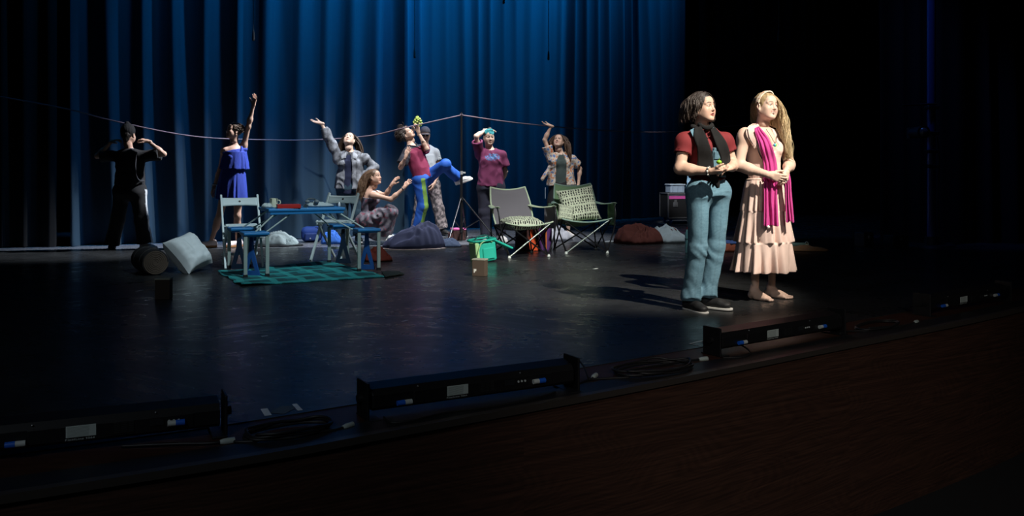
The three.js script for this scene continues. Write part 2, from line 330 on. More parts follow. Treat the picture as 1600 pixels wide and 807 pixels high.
structure('floor_strip', flatSheet([V(8.9, 0, -12.1), V(8.9, 0, -23.6), V(-8.6, 0, -23.6), V(-8.6, 0, -11.3), ...vinylLine.slice(0, 5).reverse().map((p) => add(p, V(0, 0, -0.03)))], 0.002, 0.002), M.greyVinyl, 'paler floor strip upstage of the dance vinyl');
// the black border along the edge and its nosing
{ const o = edgeIn(0.02), i = edgeIn(0.17); structure('trim_1', flatSheet([...o, ...i.slice().reverse()], 0.006, 0.006), M.black, 'black border strip along the stage edge'); }
{ const o = edgeIn(-0.022), i = edgeIn(0.02); structure('trim_2', flatSheet([...o, ...i.slice().reverse()], 0.03, 0.008), M.nosing, 'thin wooden nosing of the stage edge'); }
// the wooden stage front, standing on the house floor
{ const o = edgeIn(-0.004), i = edgeIn(0.08), s = flatSheet([...o, ...i.slice().reverse()], 1.1, -0.021);
  const P = s.attributes.position, U = s.attributes.uv; let cum = [0]; for (let k = 1; k < edgePts.length; k++) cum[k] = cum[k - 1] + edgePts[k].distanceTo(edgePts[k - 1]);
  for (let k = 0; k < P.count; k++) { let b = 0, bd = 1e9; for (let q = 0; q < edgePts.length; q++) { const d = Math.hypot(edgePts[q].x - P.getX(k), edgePts[q].z - P.getZ(k)); if (d < bd) { bd = d; b = q; } } U.setXY(k, cum[b], P.getY(k)); }
  structure('wall_front', s, M.front, 'reddish brown wooden stage front'); }
structure('floor_house', new THREE.BoxGeometry(26, 0.2, 22).translate(0, -1.22, 1.5), M.blackWall, 'dark auditorium floor');
structure('wall_left', new THREE.BoxGeometry(0.3, 10.4, 37).translate(-9.8, 3.9, -6), M.blackWall, 'black side wall');
structure('wall_right', new THREE.BoxGeometry(0.3, 10.4, 37).translate(9.8, 3.9, -6), M.blackWall, 'black side wall');
structure('wall_back', new THREE.BoxGeometry(19.9, 10.4, 0.3).translate(0, 3.9, -24.3), M.blackWall, 'black rear wall');
structure('wall_house', new THREE.BoxGeometry(19.9, 10.4, 0.3).translate(0, 3.9, 12.3), M.blackWall, 'black auditorium wall');
structure('ceiling', new THREE.BoxGeometry(19.9, 0.3, 37).translate(0, 9.0, -6), M.blackWall, 'black ceiling');

// drapes: pleated along a ground line
function drape(line, height, seed, opt = {}) {
  const c = new THREE.CatmullRomCurve3(line), L = c.getLength(), nu = Math.round(L / (opt.step ?? 0.014)), nv = opt.nv ?? 14, P = c.getSpacedPoints(nu), pitch = opt.pitch ?? 0.2, deep = opt.deep ?? 0.085;
  const N = P.map((p, i) => { const t = unit(sub(P[Math.min(nu, i + 1)], P[Math.max(0, i - 1)])); return V(-t.z, 0, t.x); });
  return slab((u, v) => {
    const i = Math.round(u * nu), s = u * L, y = v * height, low = 1 - v;
    const ph = s / pitch * 2 * Math.PI + 4.2 * noise(s * 0.55 + seed, 3, y * 0.05) + 2.2 * noise(s * 1.5 + seed, 8, y * 0.10);
    const a = deep * Math.max(0.15, 0.56 + 1.4 * noise(s * 0.8 + seed, 20, y * 0.07)), w = Math.sin(ph);
    const d = a * (w > 0 ? Math.pow(w, 1.6) : -0.55 * Math.pow(-w, 0.8)) + 0.09 * noise(s * 0.5 + seed, 11, y * 0.15) + 0.03 * noise(s * 2.3 + seed, 30, y * 0.12) + 0.012 * noise(s * 7 + seed, 15, y * 0.3);
    const flip = opt.lip && L - s < 0.14 ? 0.16 * (1 - (L - s) / 0.14) ** 2 : 0;
    return add(P[i], mul(N[i], d + flip), V(0, 0.012 + y + (v === 0 ? 0.012 * noise(s * 4, seed, 1) : 0), 0));
  }, nu, nv, 0.006, null, [L, height]);
}
const backLine = [[112, 384.5], [260, 380.5], [452, 375], [622, 365.5], [700, 359], [830, 351], [960, 343.2], [1072, 337.5]].map(([x, y]) => onFloor(x, y));
const leftLine = backLine.slice(0, 4), rightLine = [add(backLine[3], V(0.02, 0, -0.16)), ...backLine.slice(4)];
tag(part('stage_curtain', drape(leftLine, 7.4, 3.3, { pitch: 0.42, deep: 0.13, lip: true }), M.blueDrape, scene), 'blue pleated back curtain left of the bright centre parting', 'curtain');
tag(part('stage_curtain', drape(rightLine, 7.4, 9.1, { pitch: 0.34, deep: 0.10 }), M.blueDrape, scene), 'blue pleated back curtain right of the centre parting, behind the tripod stand', 'curtain');
const blackDrapes = [
  [[V(-9.4, 0, -12.0), V(-7.6, 0, -12.05), V(-6.2, 0, -12.2)], 'black side drape masking the wing left of the blue curtain'],
  [[add(backLine[7], V(0.25, 0, 0.30)), V(5.6, 0, -19.9), V(7.4, 0, -20.3)], 'black drape directly right of the blue curtain, behind the flight case'],
  [[V(5.3, 0, -12.95), V(7.4, 0, -12.75), V(9.4, 0, -12.6)], 'black side drape behind the lighting boom at far right'],
];
blackDrapes.forEach(([l, label], i) => tag(part('masking_drape', drape(l, 7.4, 20 + i * 7, { step: 0.03, nv: 4, pitch: 0.3, deep: 0.08 }), M.blackDrape, scene), label, 'drape'));

// ---------------------------------------------------------------- lighting equipment
// LED battens along the stage edge: a long housing on two yokes, control panel towards the house
const labelTexture = canvasTexture(256, 128, (c, w, h) => { c.fillStyle = '#c9d6d0'; c.fillRect(0, 0, w, h); c.fillStyle = '#7f8d88'; for (let y = 14; y < h - 8; y += 13) c.fillRect(12, y, w - 30 - (y * 37 % 60), 4); });
const nameTexture = canvasTexture(512, 64, (c, w, h) => { c.fillStyle = '#050505'; c.fillRect(0, 0, w, h); c.fillStyle = '#b9c4c0'; c.font = 'bold 50px sans-serif'; c.textBaseline = 'middle'; c.fillText('PixelLine 1044', 22, h / 2 + 2, w - 40); });
const ventTexture = canvasTexture(128, 128, (c, w, h) => { c.fillStyle = '#060606'; c.fillRect(0, 0, w, h); c.fillStyle = '#2a2d2e'; for (let y = 8; y < h; y += 20) for (let x = 6; x < w; x += 44) c.fillRect(x, y, 32, 7); });
const BM = { shell: mat([0.010, 0.010, 0.011], 0.42), yoke: mat([0.006, 0.006, 0.007], 0.5), label: mat([1, 1, 1], 0.6, { map: labelTexture }), print: mat([1, 1, 1], 0.6, { map: nameTexture }), vent: mat([1, 1, 1], 0.6, { map: ventTexture }), blue: mat('#1f66d8', 0.4), white: mat('#cfd6d2', 0.5), lens: mat([0.02, 0.022, 0.025], 0.15) };
function batten(a, b, label, flip = 0) {                            // a, b: floor points of the two ends, seen from the house left to right
  const mid = mix(a, b, 0.5), L = a.distanceTo(b), turn = Math.atan2(-(b.z - a.z), b.x - a.x);
  const t = thing('footlight_batten', mid, label, 'stage light', null, turn);
  const s = new THREE.Shape(); s.moveTo(-0.055, 0); s.lineTo(0.045, 0); s.lineTo(0.055, 0.012); s.lineTo(0.055, 0.062); s.lineTo(0.035, 0.085); s.lineTo(-0.035, 0.10); s.lineTo(-0.055, 0.085); s.closePath();
  const prof = new THREE.ExtrudeGeometry(s, { depth: L - 0.06, bevelEnabled: true, bevelSize: 0.003, bevelThickness: 0.003, bevelSegments: 2 });
  part('housing', prof.rotateY(-Math.PI / 2).scale(1, 1, -1).translate(L / 2 - 0.03, 0.045, 0).scale(1, 1, -1), BM.shell, t);
  part('lens', box(L - 0.1, 0.05, 0.006, 0, 0.09, -0.058), BM.lens, t);
  for (const x of [-1, 1]) {
    part('end_bracket', join(box(0.012, 0.165, 0.135, x * (L / 2 - 0.004), 0.0835, 0), box(0.06, 0.008, 0.17, x * (L / 2 - 0.03), 0.0045, 0)), BM.yoke, t);
    part('clamp_knob', new THREE.CylinderGeometry(0.018, 0.018, 0.022, 18).rotateZ(Math.PI / 2).translate(x * (L / 2 + 0.012), 0.09, 0), BM.yoke, t);
  }
  const z = 0.0585, ox = -0.14 * L;
  part('control_panel', box(L * 0.66, 0.058, 0.008, 0.03 * L, 0.08, 0.056), BM.shell, t);
  part('rating_label', box(0.105, 0.044, 0.002, ox + 0.04, 0.087, z + 0.003, 0.0009), BM.label, t, 'pale rating label');
  part('lettering', new THREE.PlaneGeometry(0.155, 0.013).translate(ox + 0.055, 0.0575, z + 0.0025), BM.print, t, 'pale product lettering');
  part('vent_panel', box(0.075, 0.046, 0.003, ox + 0.19, 0.083, z + 0.002, 0.001), BM.vent, t);
  part('display', box(0.05, 0.026, 0.004, ox + 0.31, 0.088, z + 0.002, 0.001), BM.lens, t);
  for (const k of [0, 1, 2]) part('button', new THREE.CylinderGeometry(0.005, 0.005, 0.006, 12).rotateX(Math.PI / 2).translate(ox + 0.355 + k * 0.018, 0.088, z + 0.002), BM.white, t);
  for (const [x, y] of [[-0.36 * L, 0.066], [0.30 * L, 0.08]]) {
    const c = part('power_connector', new THREE.CylinderGeometry(0.0115, 0.0125, 0.034, 18).rotateZ(Math.PI / 2).translate(x, y, z + 0.012), BM.blue, t, 'blue power connector');
    part('connector_sleeve', new THREE.CylinderGeometry(0.0115, 0.0115, 0.034, 18).rotateZ(Math.PI / 2).translate(x + (x < 0 ? 0.034 : -0.03), y, z + 0.012), BM.white, c, 'white sleeve');
  }
  for (const x of [-0.28, 0.2]) part('screw', new THREE.SphereGeometry(0.004, 10, 8).translate(x * L, 0.125, 0.052), M.steel, t);
  return t;
}
const BAT = [
  [onFloor(-42, 722), onFloor(352, 676), 'black footlight batten at the far left of the stage edge, cut by the frame'],
  [onFloor(566, 655), onFloor(894, 608), 'black footlight batten along the middle of the stage edge, pale label on its left half'],
  [onFloor(1112, 556), onFloor(1308, 521), 'black footlight batten below the two standing women, beside the tape corner'],
  [onFloor(1440, 494), onFloor(1568, 471), 'smallest and farthest footlight batten, at the right end of the stage edge'],
];
BAT.forEach(([a, b, l]) => batten(a, b, l));
// cables
const cableMat = mat([0.012, 0.012, 0.013], 0.5), cableEnd = mat('#b9c6c0', 0.45);
function cable(points, label, radius = 0.006, plugs = []) {
  const t = thing('cable', V(0, 0, 0), label, 'cable');
  t.position.copy(V(points[0].x, 0, points[0].z));
  const c = new THREE.CatmullRomCurve3(points.map((p) => sub(p, t.position)));
  part('flex', tube(c.getPoints(points.length * 9), radius, 8), cableMat, t);
  for (const k of plugs) { const p = c.getPointAt(k), d = c.getTangentAt(k); part('plug', tube([add(p, mul(d, -0.028)), add(p, mul(d, -0.01)), add(p, mul(d, 0.028))], (x) => x < 0.2 ? 0.009 : 0.013, 12), cableEnd, t, 'pale cable plug'); }
  return t;
}
const lift = (p, y) => V(p.x, y, p.z);
function coil(px, py, rx, rz, turns, seed, from, to, label, turn = 0.5) {
  const r = rng(seed), c = onFloor(px, py), pts = from.map(([x, y]) => lift(onFloor(x, y), 0.008));
  for (let i = 0; i <= turns * 12; i++) { const a = i / 12 * 2 * Math.PI + 2.6, k = 1 - 0.14 * r() - 0.05 * Math.sin(i * 0.5), x = Math.cos(a) * rx * k, z = Math.sin(a) * rz * k; pts.push(V(c.x + x * Math.cos(turn) + z * Math.sin(turn), 0.008 + 0.012 * Math.min(3, i / 12) * (0.6 + 0.4 * r()), c.z - x * Math.sin(turn) + z * Math.cos(turn))); }
  to.forEach(([x, y]) => pts.push(lift(onFloor(x, y), 0.008)));
  return cable(pts, label, 0.0065, [0.995]);
}
coil(450, 678, 0.19, 0.11, 3, 5, [[356, 690], [370, 694]], [[520, 676], [548, 668]], 'coiled black cable between the far left and the middle footlight batten', 0.6);
coil(1020, 580, 0.26, 0.14, 3, 8, [[900, 604], [925, 596]], [[1080, 566], [1104, 563]], 'coiled black cable between the middle batten and the batten below the two women', 0.55);
coil(1370, 512, 0.24, 0.10, 2, 12, [[1312, 524], [1326, 520]], [[1410, 512], [1432, 505]], 'coiled black cable left of the farthest footlight batten', 0.7);
cable([[600, 655], [612, 664], [640, 662], [690, 650], [760, 640], [830, 628], [868, 616]].map(([x, y]) => lift(onFloor(x, y), 0.009)), 'thin black cable trailing in front of the middle footlight batten', 0.005);
cable([[893, 590], [902, 583], [912, 588], [921, 597], [929, 592]].map(([x, y], i) => lift(onFloor(x, y), [0.06, 0.07, 0.05, 0.013, 0.013][i])), 'short black cable with a pale plug looping off the right end of the middle batten', 0.005, [0.99]);
cable([[190, 702], [230, 700], [280, 698], [330, 697], [362, 693]].map(([x, y]) => lift(onFloor(x, y), 0.010)), 'black cable with a pale plug along the front of the far left batten', 0.006, [0.96]);
cable([[1150, 548], [1165, 549], [1172, 556], [1160, 561], [1130, 562]].map(([x, y], i) => lift(onFloor(x, y), [0.05, 0.02, 0.01, 0.009, 0.009][i])), 'short black cable curling under the batten below the two women', 0.005);
// tape marks
const tapeMat = mat('#f4fbfa', 0.35), greyTape = mat([0.10, 0.13, 0.15], 0.6);
function strip(pts, w) { const c = pts; return slab((u, v) => { const i = u * (c.length - 1), k = Math.min(c.length - 2, Math.floor(i)), p = mix(c[k], c[k + 1], i - k), t = unit(sub(c[k + 1], c[k])); return add(p, V(-t.z * (v - 0.5) * w, 0, t.x * (v - 0.5) * w)); }, (c.length - 1) * 4, 1, 0.0012); }
function tape(pxs, w, label, m = tapeMat) { const p = pxs.map(([x, y]) => lift(onFloor(x, y), 0)); return single('tape_mark', strip(p.map((q) => sub(q, p[0])), w), m, lift(p[0], 0.0052), label, 'tape'); }
tape([[213, 456.5], [223, 454.5]], 0.022, 'white tape mark on the floor below the rolled mat');
tape([[409, 527.3], [418, 526]], 0.02, 'small white tape mark alone on the dark floor at left, below the plaid rug');
tape([[629, 503.8], [636, 501.8]], 0.02, 'small white tape mark on the open floor in the middle of the stage');
tape([[927, 421.5], [934, 420.5]], 0.024, 'white tape mark on the floor in front of the green camp chair');
tape([[607, 433], [616, 431.5]], 0.024, 'white tape mark at the right corner of the plaid rug');
tape([[606, 399], [611, 407]], 0.014, 'short white tape mark beside the rust cloth near the plaid rug');
tape([[412.5, 641], [419, 651.5]], 0.03, 'left thick white tape piece of the taped corner behind the coiled cable');
tape([[460, 633.5], [469, 643.5]], 0.022, 'right slanted white tape piece behind the coiled cable');
tape([[1106, 532.5], [1077, 538.5], [1097, 543]], 0.011, 'white tape corner left of the batten below the two women');
tape([[432, 648], [454, 637]], 0.075, 'grey tape patch between the two white pieces behind the coiled cable', greyTape);
tape([[1097, 536], [1108, 536.5]], 0.075, 'grey tape patch touching the tape corner and the batten below the women', greyTape);

// lighting boom in the right wing
{ const p = at(1455, 386, 12.25); const b = V(p.x, 0, p.z);
  const t = thing('lighting_boom', b, 'tall dark blue sheened pole in the right wing with clamped fittings', 'lighting boom');
  const pole = mat([0.06, 0.09, 0.26], 0.35, { metalness: 0.2 });
  part('pole', tube([V(0, 0.02, 0), V(0, 5.6, 0)], 0.055, 20), pole, t);
  part('base_plate', join(new THREE.CylinderGeometry(0.3, 0.32, 0.03, 28).translate(0, 0.016, 0), new THREE.CylinderGeometry(0.09, 0.1, 0.12, 20).translate(0, 0.08, 0)), M.black, t);
  part('crossbar', rod(V(-0.42, 1.93, 0.05), V(0.05, 1.95, 0.05), 0.014), M.blackMetal, t);
  for (const y of [1.9, 1.55, 1.3, 1.1]) part('clamp', box(0.15, 0.05, 0.15, 0, y, 0.01, 0.012), M.blackMetal, t);
  const lamp = part('profile_lantern', join(new THREE.CylinderGeometry(0.085, 0.07, 0.34, 22).rotateX(Math.PI / 2).translate(-0.2, 1.56, 0.05), box(0.10, 0.15, 0.10, -0.2, 1.56, -0.15), box(0.05, 0.03, 0.03, -0.09, 1.56, 0)), M.black, t);
  part('lens', new THREE.SphereGeometry(0.075, 20, 10, 0, 6.3, 0, 1.0).rotateX(Math.PI / 2).translate(-0.2, 1.56, 0.175), mat([0.25, 0.25, 0.27], 0.15, { metalness: 0.6 }), lamp);
  part('cable_tail', tube(smooth([V(0.07, 1.5, 0.03), V(0.09, 1.2, 0.05), V(0.07, 0.7, 0.05), V(0.09, 0.05, 0.06)], 20), 0.008, 6), M.black, t);
}
for (const [px, w, h, l] of [[1400, 0.26, 0.16, 'small dark equipment case on the floor left of the lighting boom'], [1350, 0.16, 0.2, 'dark upright equipment case farther left of the lighting boom']]) {
  const p = lift(at(px, 386, 12.2), 0), t = thing('equipment_case', lift(p, 0.005), l, 'case', null, 0.3);
  part('body', box(w, h, 0.2, 0, h / 2, 0, 0.012), M.black, t); part('handle', tube(smooth([V(-0.05, h, 0), V(-0.04, h + 0.025, 0), V(0.04, h + 0.025, 0), V(0.05, h, 0)], 12), 0.007, 8), M.blackMetal, t); part('catch', box(0.03, 0.035, 0.01, 0, h * 0.7, 0.102), M.steel, t);
}
// pull cords hanging in front of the drapes
for (const [px, py, d, l] of [[396, 64, 12.6, 'dark cord with a weighted end hanging at the left above the short-haired dancer'], [648, 91, 14.6, 'dark cord with a weighted end hanging right of the curtain parting'], [857, 94, 15.6, 'dark cord with a weighted end hanging highest above the person in the floral shirt'], [787, 6, 15.2, 'dark cord whose weighted end just enters the top of the frame'], [1217, 66, 12.2, 'dark cord hanging in the black wing above the woman in pink']]) {
  const p = at(px, py, d), t = thing('hanging_cord', p, l, 'cord');
  part('cord', tube([V(0, 0.15, 0), V(0, 8.85 - p.y, 0)], 0.006, 6), M.black, t);
  part('weight', tube([V(0, 0, 0), V(0, 0.02, 0), V(0, 0.12, 0), V(0, 0.17, 0)], (x) => [0.014, 0.02, 0.016, 0.007][Math.round(x * 3)], 10), M.black, t);
}

// ---------------------------------------------------------------- the line and its stand
const STAND = onFloor(721, 378); STAND.y = 0;
{ const t = thing('tripod_stand', lift(STAND, 0.004), 'black telescopic tripod stand holding the clothes line at mid stage', 'stand', null, 0.15);
  part('pole', join(rod(V(0, 0.12, 0), V(0, 1.0, 0), 0.019, 14), rod(V(0, 0.98, 0), V(0, 1.845, 0), 0.014, 14)), M.blackMetal, t);
  part('collar', join(new THREE.CylinderGeometry(0.03, 0.03, 0.05, 18).translate(0, 0.62, 0), new THREE.CylinderGeometry(0.026, 0.026, 0.05, 18).translate(0, 0.16, 0)), M.black, t);
  part('clamp_knob', join(new THREE.CylinderGeometry(0.022, 0.022, 0.05, 16).translate(0, 1.0, 0), box(0.05, 0.025, 0.02, 0.035, 1.0, 0)), mat([0.3, 0.3, 0.3], 0.4), t, 'pale height clamp');
  part('top_spigot', new THREE.CylinderGeometry(0.008, 0.012, 0.05, 12).translate(0, 1.86, 0), M.black, t);
  for (const a of [-0.43, 1.1, 2.9]) {
    const f = V(Math.sin(a) * 0.56, 0.02, Math.cos(a) * 0.56), leg = part('leg', join(rod(V(Math.sin(a) * 0.03, 0.62, Math.cos(a) * 0.03), f, 0.012), rod(V(0, 0.16, 0), V(f.x * 0.5, 0.32, f.z * 0.5), 0.008)), mat([0.05, 0.05, 0.055], 0.25, { metalness: 0.8 }), t);
    part('rubber_foot', tube([V(f.x * 0.985, 0.035, f.z * 0.985), V(f.x, 0.001, f.z)], 0.019, 12), mat('#c9c9c4', 0.7), leg, 'pale rubber foot');
  }
}
{ const top = add(STAND, V(0, 1.845, 0)), t = thing('clothes_line', top, 'thin mauve clothes line sagging from the tripod stand to both wings', 'rope');
  const d0 = -STAND.z, left = [at(630, 200.5, d0 - 0.08), at(580, 212, 13.3), at(500, 218.5, 13.35), at(420, 219, 13.0), at(300, 213, 12.45), at(165, 186, 11.9), at(112, 172, 11.7), V(-9.6, 2.5, -11.4)];
  const right = [at(790, 190, d0 + 0.8), at(860, 197.5, d0 + 1.6), at(930, 203, d0 + 2.4), at(1000, 206.5, d0 + 3.2), at(1065, 205, d0 + 3.9), V(9.6, 2.6, -21.0)];
  const c = (pts) => tube(smooth([top, ...pts].map((p) => sub(p, top)), 90), 0.0095, 7);
  const m = mat([0.18, 0.13, 0.16], 0.8);
  part('line', c(left), m, t); part('line', c(right), m, t);
  part('knot', new THREE.TorusKnotGeometry(0.014, 0.006, 40, 8).translate(0, 0, 0), m, t);
}

// ---------------------------------------------------------------- folding chairs, table, rug
const chairWhite = mat('#dcecec', 0.5, { bumpMap: clothBump, bumpScale: 0.0002 });
function bar(a, b, w, h, side) {                                     // rectangular bar between two points; side: its width direction
  const T = unit(sub(b, a)), X = unit(sub(side, mul(T, side.dot(T)))), Z = cross(X, T), g = new RoundedBoxGeometry(w, a.distanceTo(b), h, 2, Math.min(w, h) * 0.22);
  return g.applyMatrix4(basis(X, T, Z, mix(a, b, 0.5)));
}
function foldingChair(pos, turn, label) {
  const t = thing('folding_chair', pos, label, 'chair', null, turn), X = V(1, 0, 0), hw = 0.195;
  for (const s of [-1, 1]) {
    part('front_leg', bar(V(s * hw, 0.0, 0.25), V(s * hw, 0.775, -0.17), 0.022, 0.034, X), chairWhite, t);
    part('rear_leg', bar(V(s * (hw - 0.026), 0.0, -0.24), V(s * (hw - 0.026), 0.46, 0.16), 0.022, 0.03, X), chairWhite, t);
  }
  const back = new THREE.Shape(); back.moveTo(-hw, 0); back.lineTo(hw, 0); back.quadraticCurveTo(0, -0.02, -hw, 0);
  const rail = slab((u, v) => { const x = (u - 0.5) * 2 * (hw - 0.008); return V(x, 0.655 + v * 0.088 - 0.012 * (1 - (x / hw) ** 2) * (v < 0.5 ? -0.6 : 0.4), -0.098 - v * 0.05 - 0.03 * (1 - (x / hw) ** 2)); }, 24, 5, 0.016);
  const b = part('top_rail', rail, chairWhite, t);
  part('grip_hole', new THREE.CylinderGeometry(0.0125, 0.0125, 0.019, 20).rotateX(Math.PI / 2 - 0.5).translate(0, 0.7, -0.15), M.black, b, 'dark round grip hole');
  for (let i = 0; i < 5; i++) part('slat', box(2 * hw - 0.07, 0.014, 0.062, 0, 0.452 + 0.012 * Math.cos(i * 1.3 - 2.6) * 0.4, 0.17 - i * 0.074, 0.004), chairWhite, t);
  for (const s of [-1, 1]) part('seat_rail', bar(V(s * (hw - 0.052), 0.432, 0.2), V(s * (hw - 0.052), 0.436, -0.15), 0.02, 0.032, X), chairWhite, t);
  part('stretcher', rod(V(-hw, 0.44, 0.01), V(hw, 0.44, 0.01), 0.009), chairWhite, t);
  part('stretcher', bar(V(-hw, 0.12, -0.17 + 0.03), V(hw, 0.12, -0.14), 0.012, 0.03, V(0, 0, 1)), chairWhite, t);
  return t;
}
foldingChair(lift(at(377, 416, 9.85), 0.004), 0.42, 'white wooden folding chair left of the blue table, in front of the dancer in blue');
foldingChair(lift(at(526, 407, 10.55), 0.004), -0.34, 'white wooden folding chair right behind the blue table, beside the crouching woman');

const tableBlue = mat('#2277b4', 0.45), tableGrey = mat('#a9bab4', 0.4, { metalness: 0.25 });
{ const c = V(-2.22, 0, -9.46), turn = Math.atan2(0.45, 0.89), t = thing('picnic_table', lift(c, 0.012), 'blue plastic folding picnic table with four attached blue seats on grey legs', 'table', null, turn);
  const top = part('tabletop', join(box(0.80, 0.035, 0.52, 0, 0.64, 0, 0.012), box(0.76, 0.03, 0.02, 0, 0.61, 0.24), box(0.76, 0.03, 0.02, 0, 0.61, -0.24)), tableBlue, t);
  part('hinge_strip', box(0.012, 0.004, 0.5, 0, 0.659, 0, 0.001), tableGrey, top);
  const rot = (x, z) => { const cs = Math.cos(turn), sn = Math.sin(turn); return V(cs * x - sn * z, 0, sn * x + cs * z); };   // scene offset to table axes
  const seats = [[-0.33, 0.59, -1], [-0.66, -0.06, -1], [0.69, 0.07, 1], [0.30, -0.59, 1]];
  for (const [ox, oz, s] of seats) {
    const p = rot(ox, oz), seat = part('seat', join(box(0.25, 0.03, 0.25, p.x, 0.425, p.z, 0.01), box(0.22, 0.02, 0.22, p.x, 0.405, p.z, 0.006)), tableBlue, t);
    for (const a of [-1, 1]) { const b = Math.sign(p.z); part('leg', bar(V(p.x + a * 0.105, 0, p.z + b * 0.10), V(p.x + a * 0.105, 0.405, p.z + b * 0.10), 0.036, 0.022, V(1, 0, 0)), tableGrey, seat); part('leg_cap', box(0.042, 0.03, 0.028, p.x + a * 0.105, 0.016, p.z + b * 0.10, 0.003), M.black, seat); }
    part('brace', bar(V(p.x + s * 0.02, 0.41, p.z * 1.0), V(s * 0.30, 0.625, Math.sign(p.z) * 0.2), 0.022, 0.014, V(0, 0, 1)), tableGrey, t);
    part('brace', bar(V(p.x - s * 0.1, 0.41, p.z - 0.06), V(s * 0.16, 0.6, Math.sign(p.z) * 0.2), 0.018, 0.012, V(0, 0, 1)), tableGrey, t);
    // triangular plastic support plate under each seat
    const sh = new THREE.Shape(); sh.moveTo(-0.10, 0); sh.lineTo(0.10, 0); sh.lineTo(0.03, 0.24); sh.lineTo(0.018, 0.40); sh.lineTo(-0.018, 0.40); sh.lineTo(-0.03, 0.24); sh.closePath();
    const ho = new THREE.Path(); ho.moveTo(-0.045, 0.05); ho.lineTo(0, 0.19); ho.lineTo(0.045, 0.05); ho.closePath(); sh.holes.push(ho);
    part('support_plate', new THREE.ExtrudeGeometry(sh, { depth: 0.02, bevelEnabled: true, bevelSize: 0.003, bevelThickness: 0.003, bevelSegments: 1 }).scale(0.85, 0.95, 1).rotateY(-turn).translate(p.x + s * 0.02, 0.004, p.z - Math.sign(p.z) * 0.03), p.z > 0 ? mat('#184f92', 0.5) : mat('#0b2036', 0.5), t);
  }
}
const tabletopY = 0.6705;
// on the table
{ const p = lift(at(427.5, 322, 9.35), tabletopY), t = thing('mug', p, 'cream patterned mug on the left end of the blue table', 'mug');
  const tex = canvasTexture(128, 64, (c, w, h) => { c.fillStyle = '#d9dcc0'; c.fillRect(0, 0, w, h); c.fillStyle = '#3b4a4a'; for (let i = 0; i < 8; i++) { c.beginPath(); c.arc(8 + i * 16, 22 + (i % 3) * 12, 3.4, 0, 7); c.fill(); } c.fillStyle = '#b7893a'; for (let i = 0; i < 6; i++) c.fillRect(4 + i * 22, 50, 9, 4); });
  part('cup', new THREE.LatheGeometry([[0.001, 0], [0.036, 0], [0.04, 0.004], [0.041, 0.094], [0.037, 0.094], [0.036, 0.008], [0.001, 0.008]].map((q) => new THREE.Vector2(...q)), 36), mat([1, 1, 1], 0.35, { map: tex }), t);
  part('handle', tube(smooth([V(0.04, 0.075, 0), V(0.065, 0.07, 0), V(0.07, 0.045, 0), V(0.04, 0.02, 0)], 16), 0.006, 8), mat('#d9dcc0', 0.35), t); }
single('crumpled_napkin', mound(0.055, 0.04, 0.05, 4.4, 0.5, 12, 40), cloth('#b9c7c6'), lift(at(417, 327, 9.25), tabletopY), 'small pale crumpled napkin left of the mug', 'napkin');
{ const p = lift(at(450.5, 329, 9.22), tabletopY), t = thing('red_book', p, 'thick red book lying flat beside the mug on the table', 'book', null, 0.36);
  part('cover', join(box(0.235, 0.004, 0.16, 0, 0.002, 0, 0.001), box(0.235, 0.004, 0.16, 0, 0.036, 0, 0.001), box(0.235, 0.036, 0.005, 0, 0.019, 0.078, 0.002)), mat('#b3241f', 0.5), t);
  part('pages', box(0.225, 0.03, 0.15, 0, 0.019, -0.002, 0.001), mat('#c9a89a', 0.9), t); }
{ const p = lift(at(497, 327, 9.5), tabletopY), t = thing('crumpled_cloth', p, 'crumpled pale cloth on the table between the red book and the right folding chair', 'cloth', null, 0.3);
  part('cloth', mound(0.17, 0.075, 0.042, 7.3, 0.6, 18, 60), cloth('#aebcbe'), t); }
{ const p = lift(at(487, 327, 9.42), tabletopY), t = thing('headphones', add(p, V(0, 0.045, 0)), 'grey bundled headphones on top of the crumpled cloth', 'headphones', null, 0.4);
  part('band', new THREE.TorusGeometry(0.05, 0.008, 10, 30, Math.PI).rotateX(-1.1).translate(0, 0.02, 0), mat('#4a5458', 0.5), t);
  for (const s of [-1, 1]) part('ear_cup', new THREE.SphereGeometry(0.026, 18, 12).scale(1, 0.8, 1).translate(s * 0.048, 0.012, 0.02), mat('#6a757a', 0.6), t); }
single('small_bottle', new THREE.LatheGeometry([[0.001, 0], [0.014, 0], [0.014, 0.03], [0.006, 0.036], [0.006, 0.045], [0.001, 0.045]].map((q) => new THREE.Vector2(...q)), 18), mat('#e8eef0', 0.3), lift(at(530, 328, 9.62), tabletopY), 'tiny white bottle at the right end of the table', 'bottle');
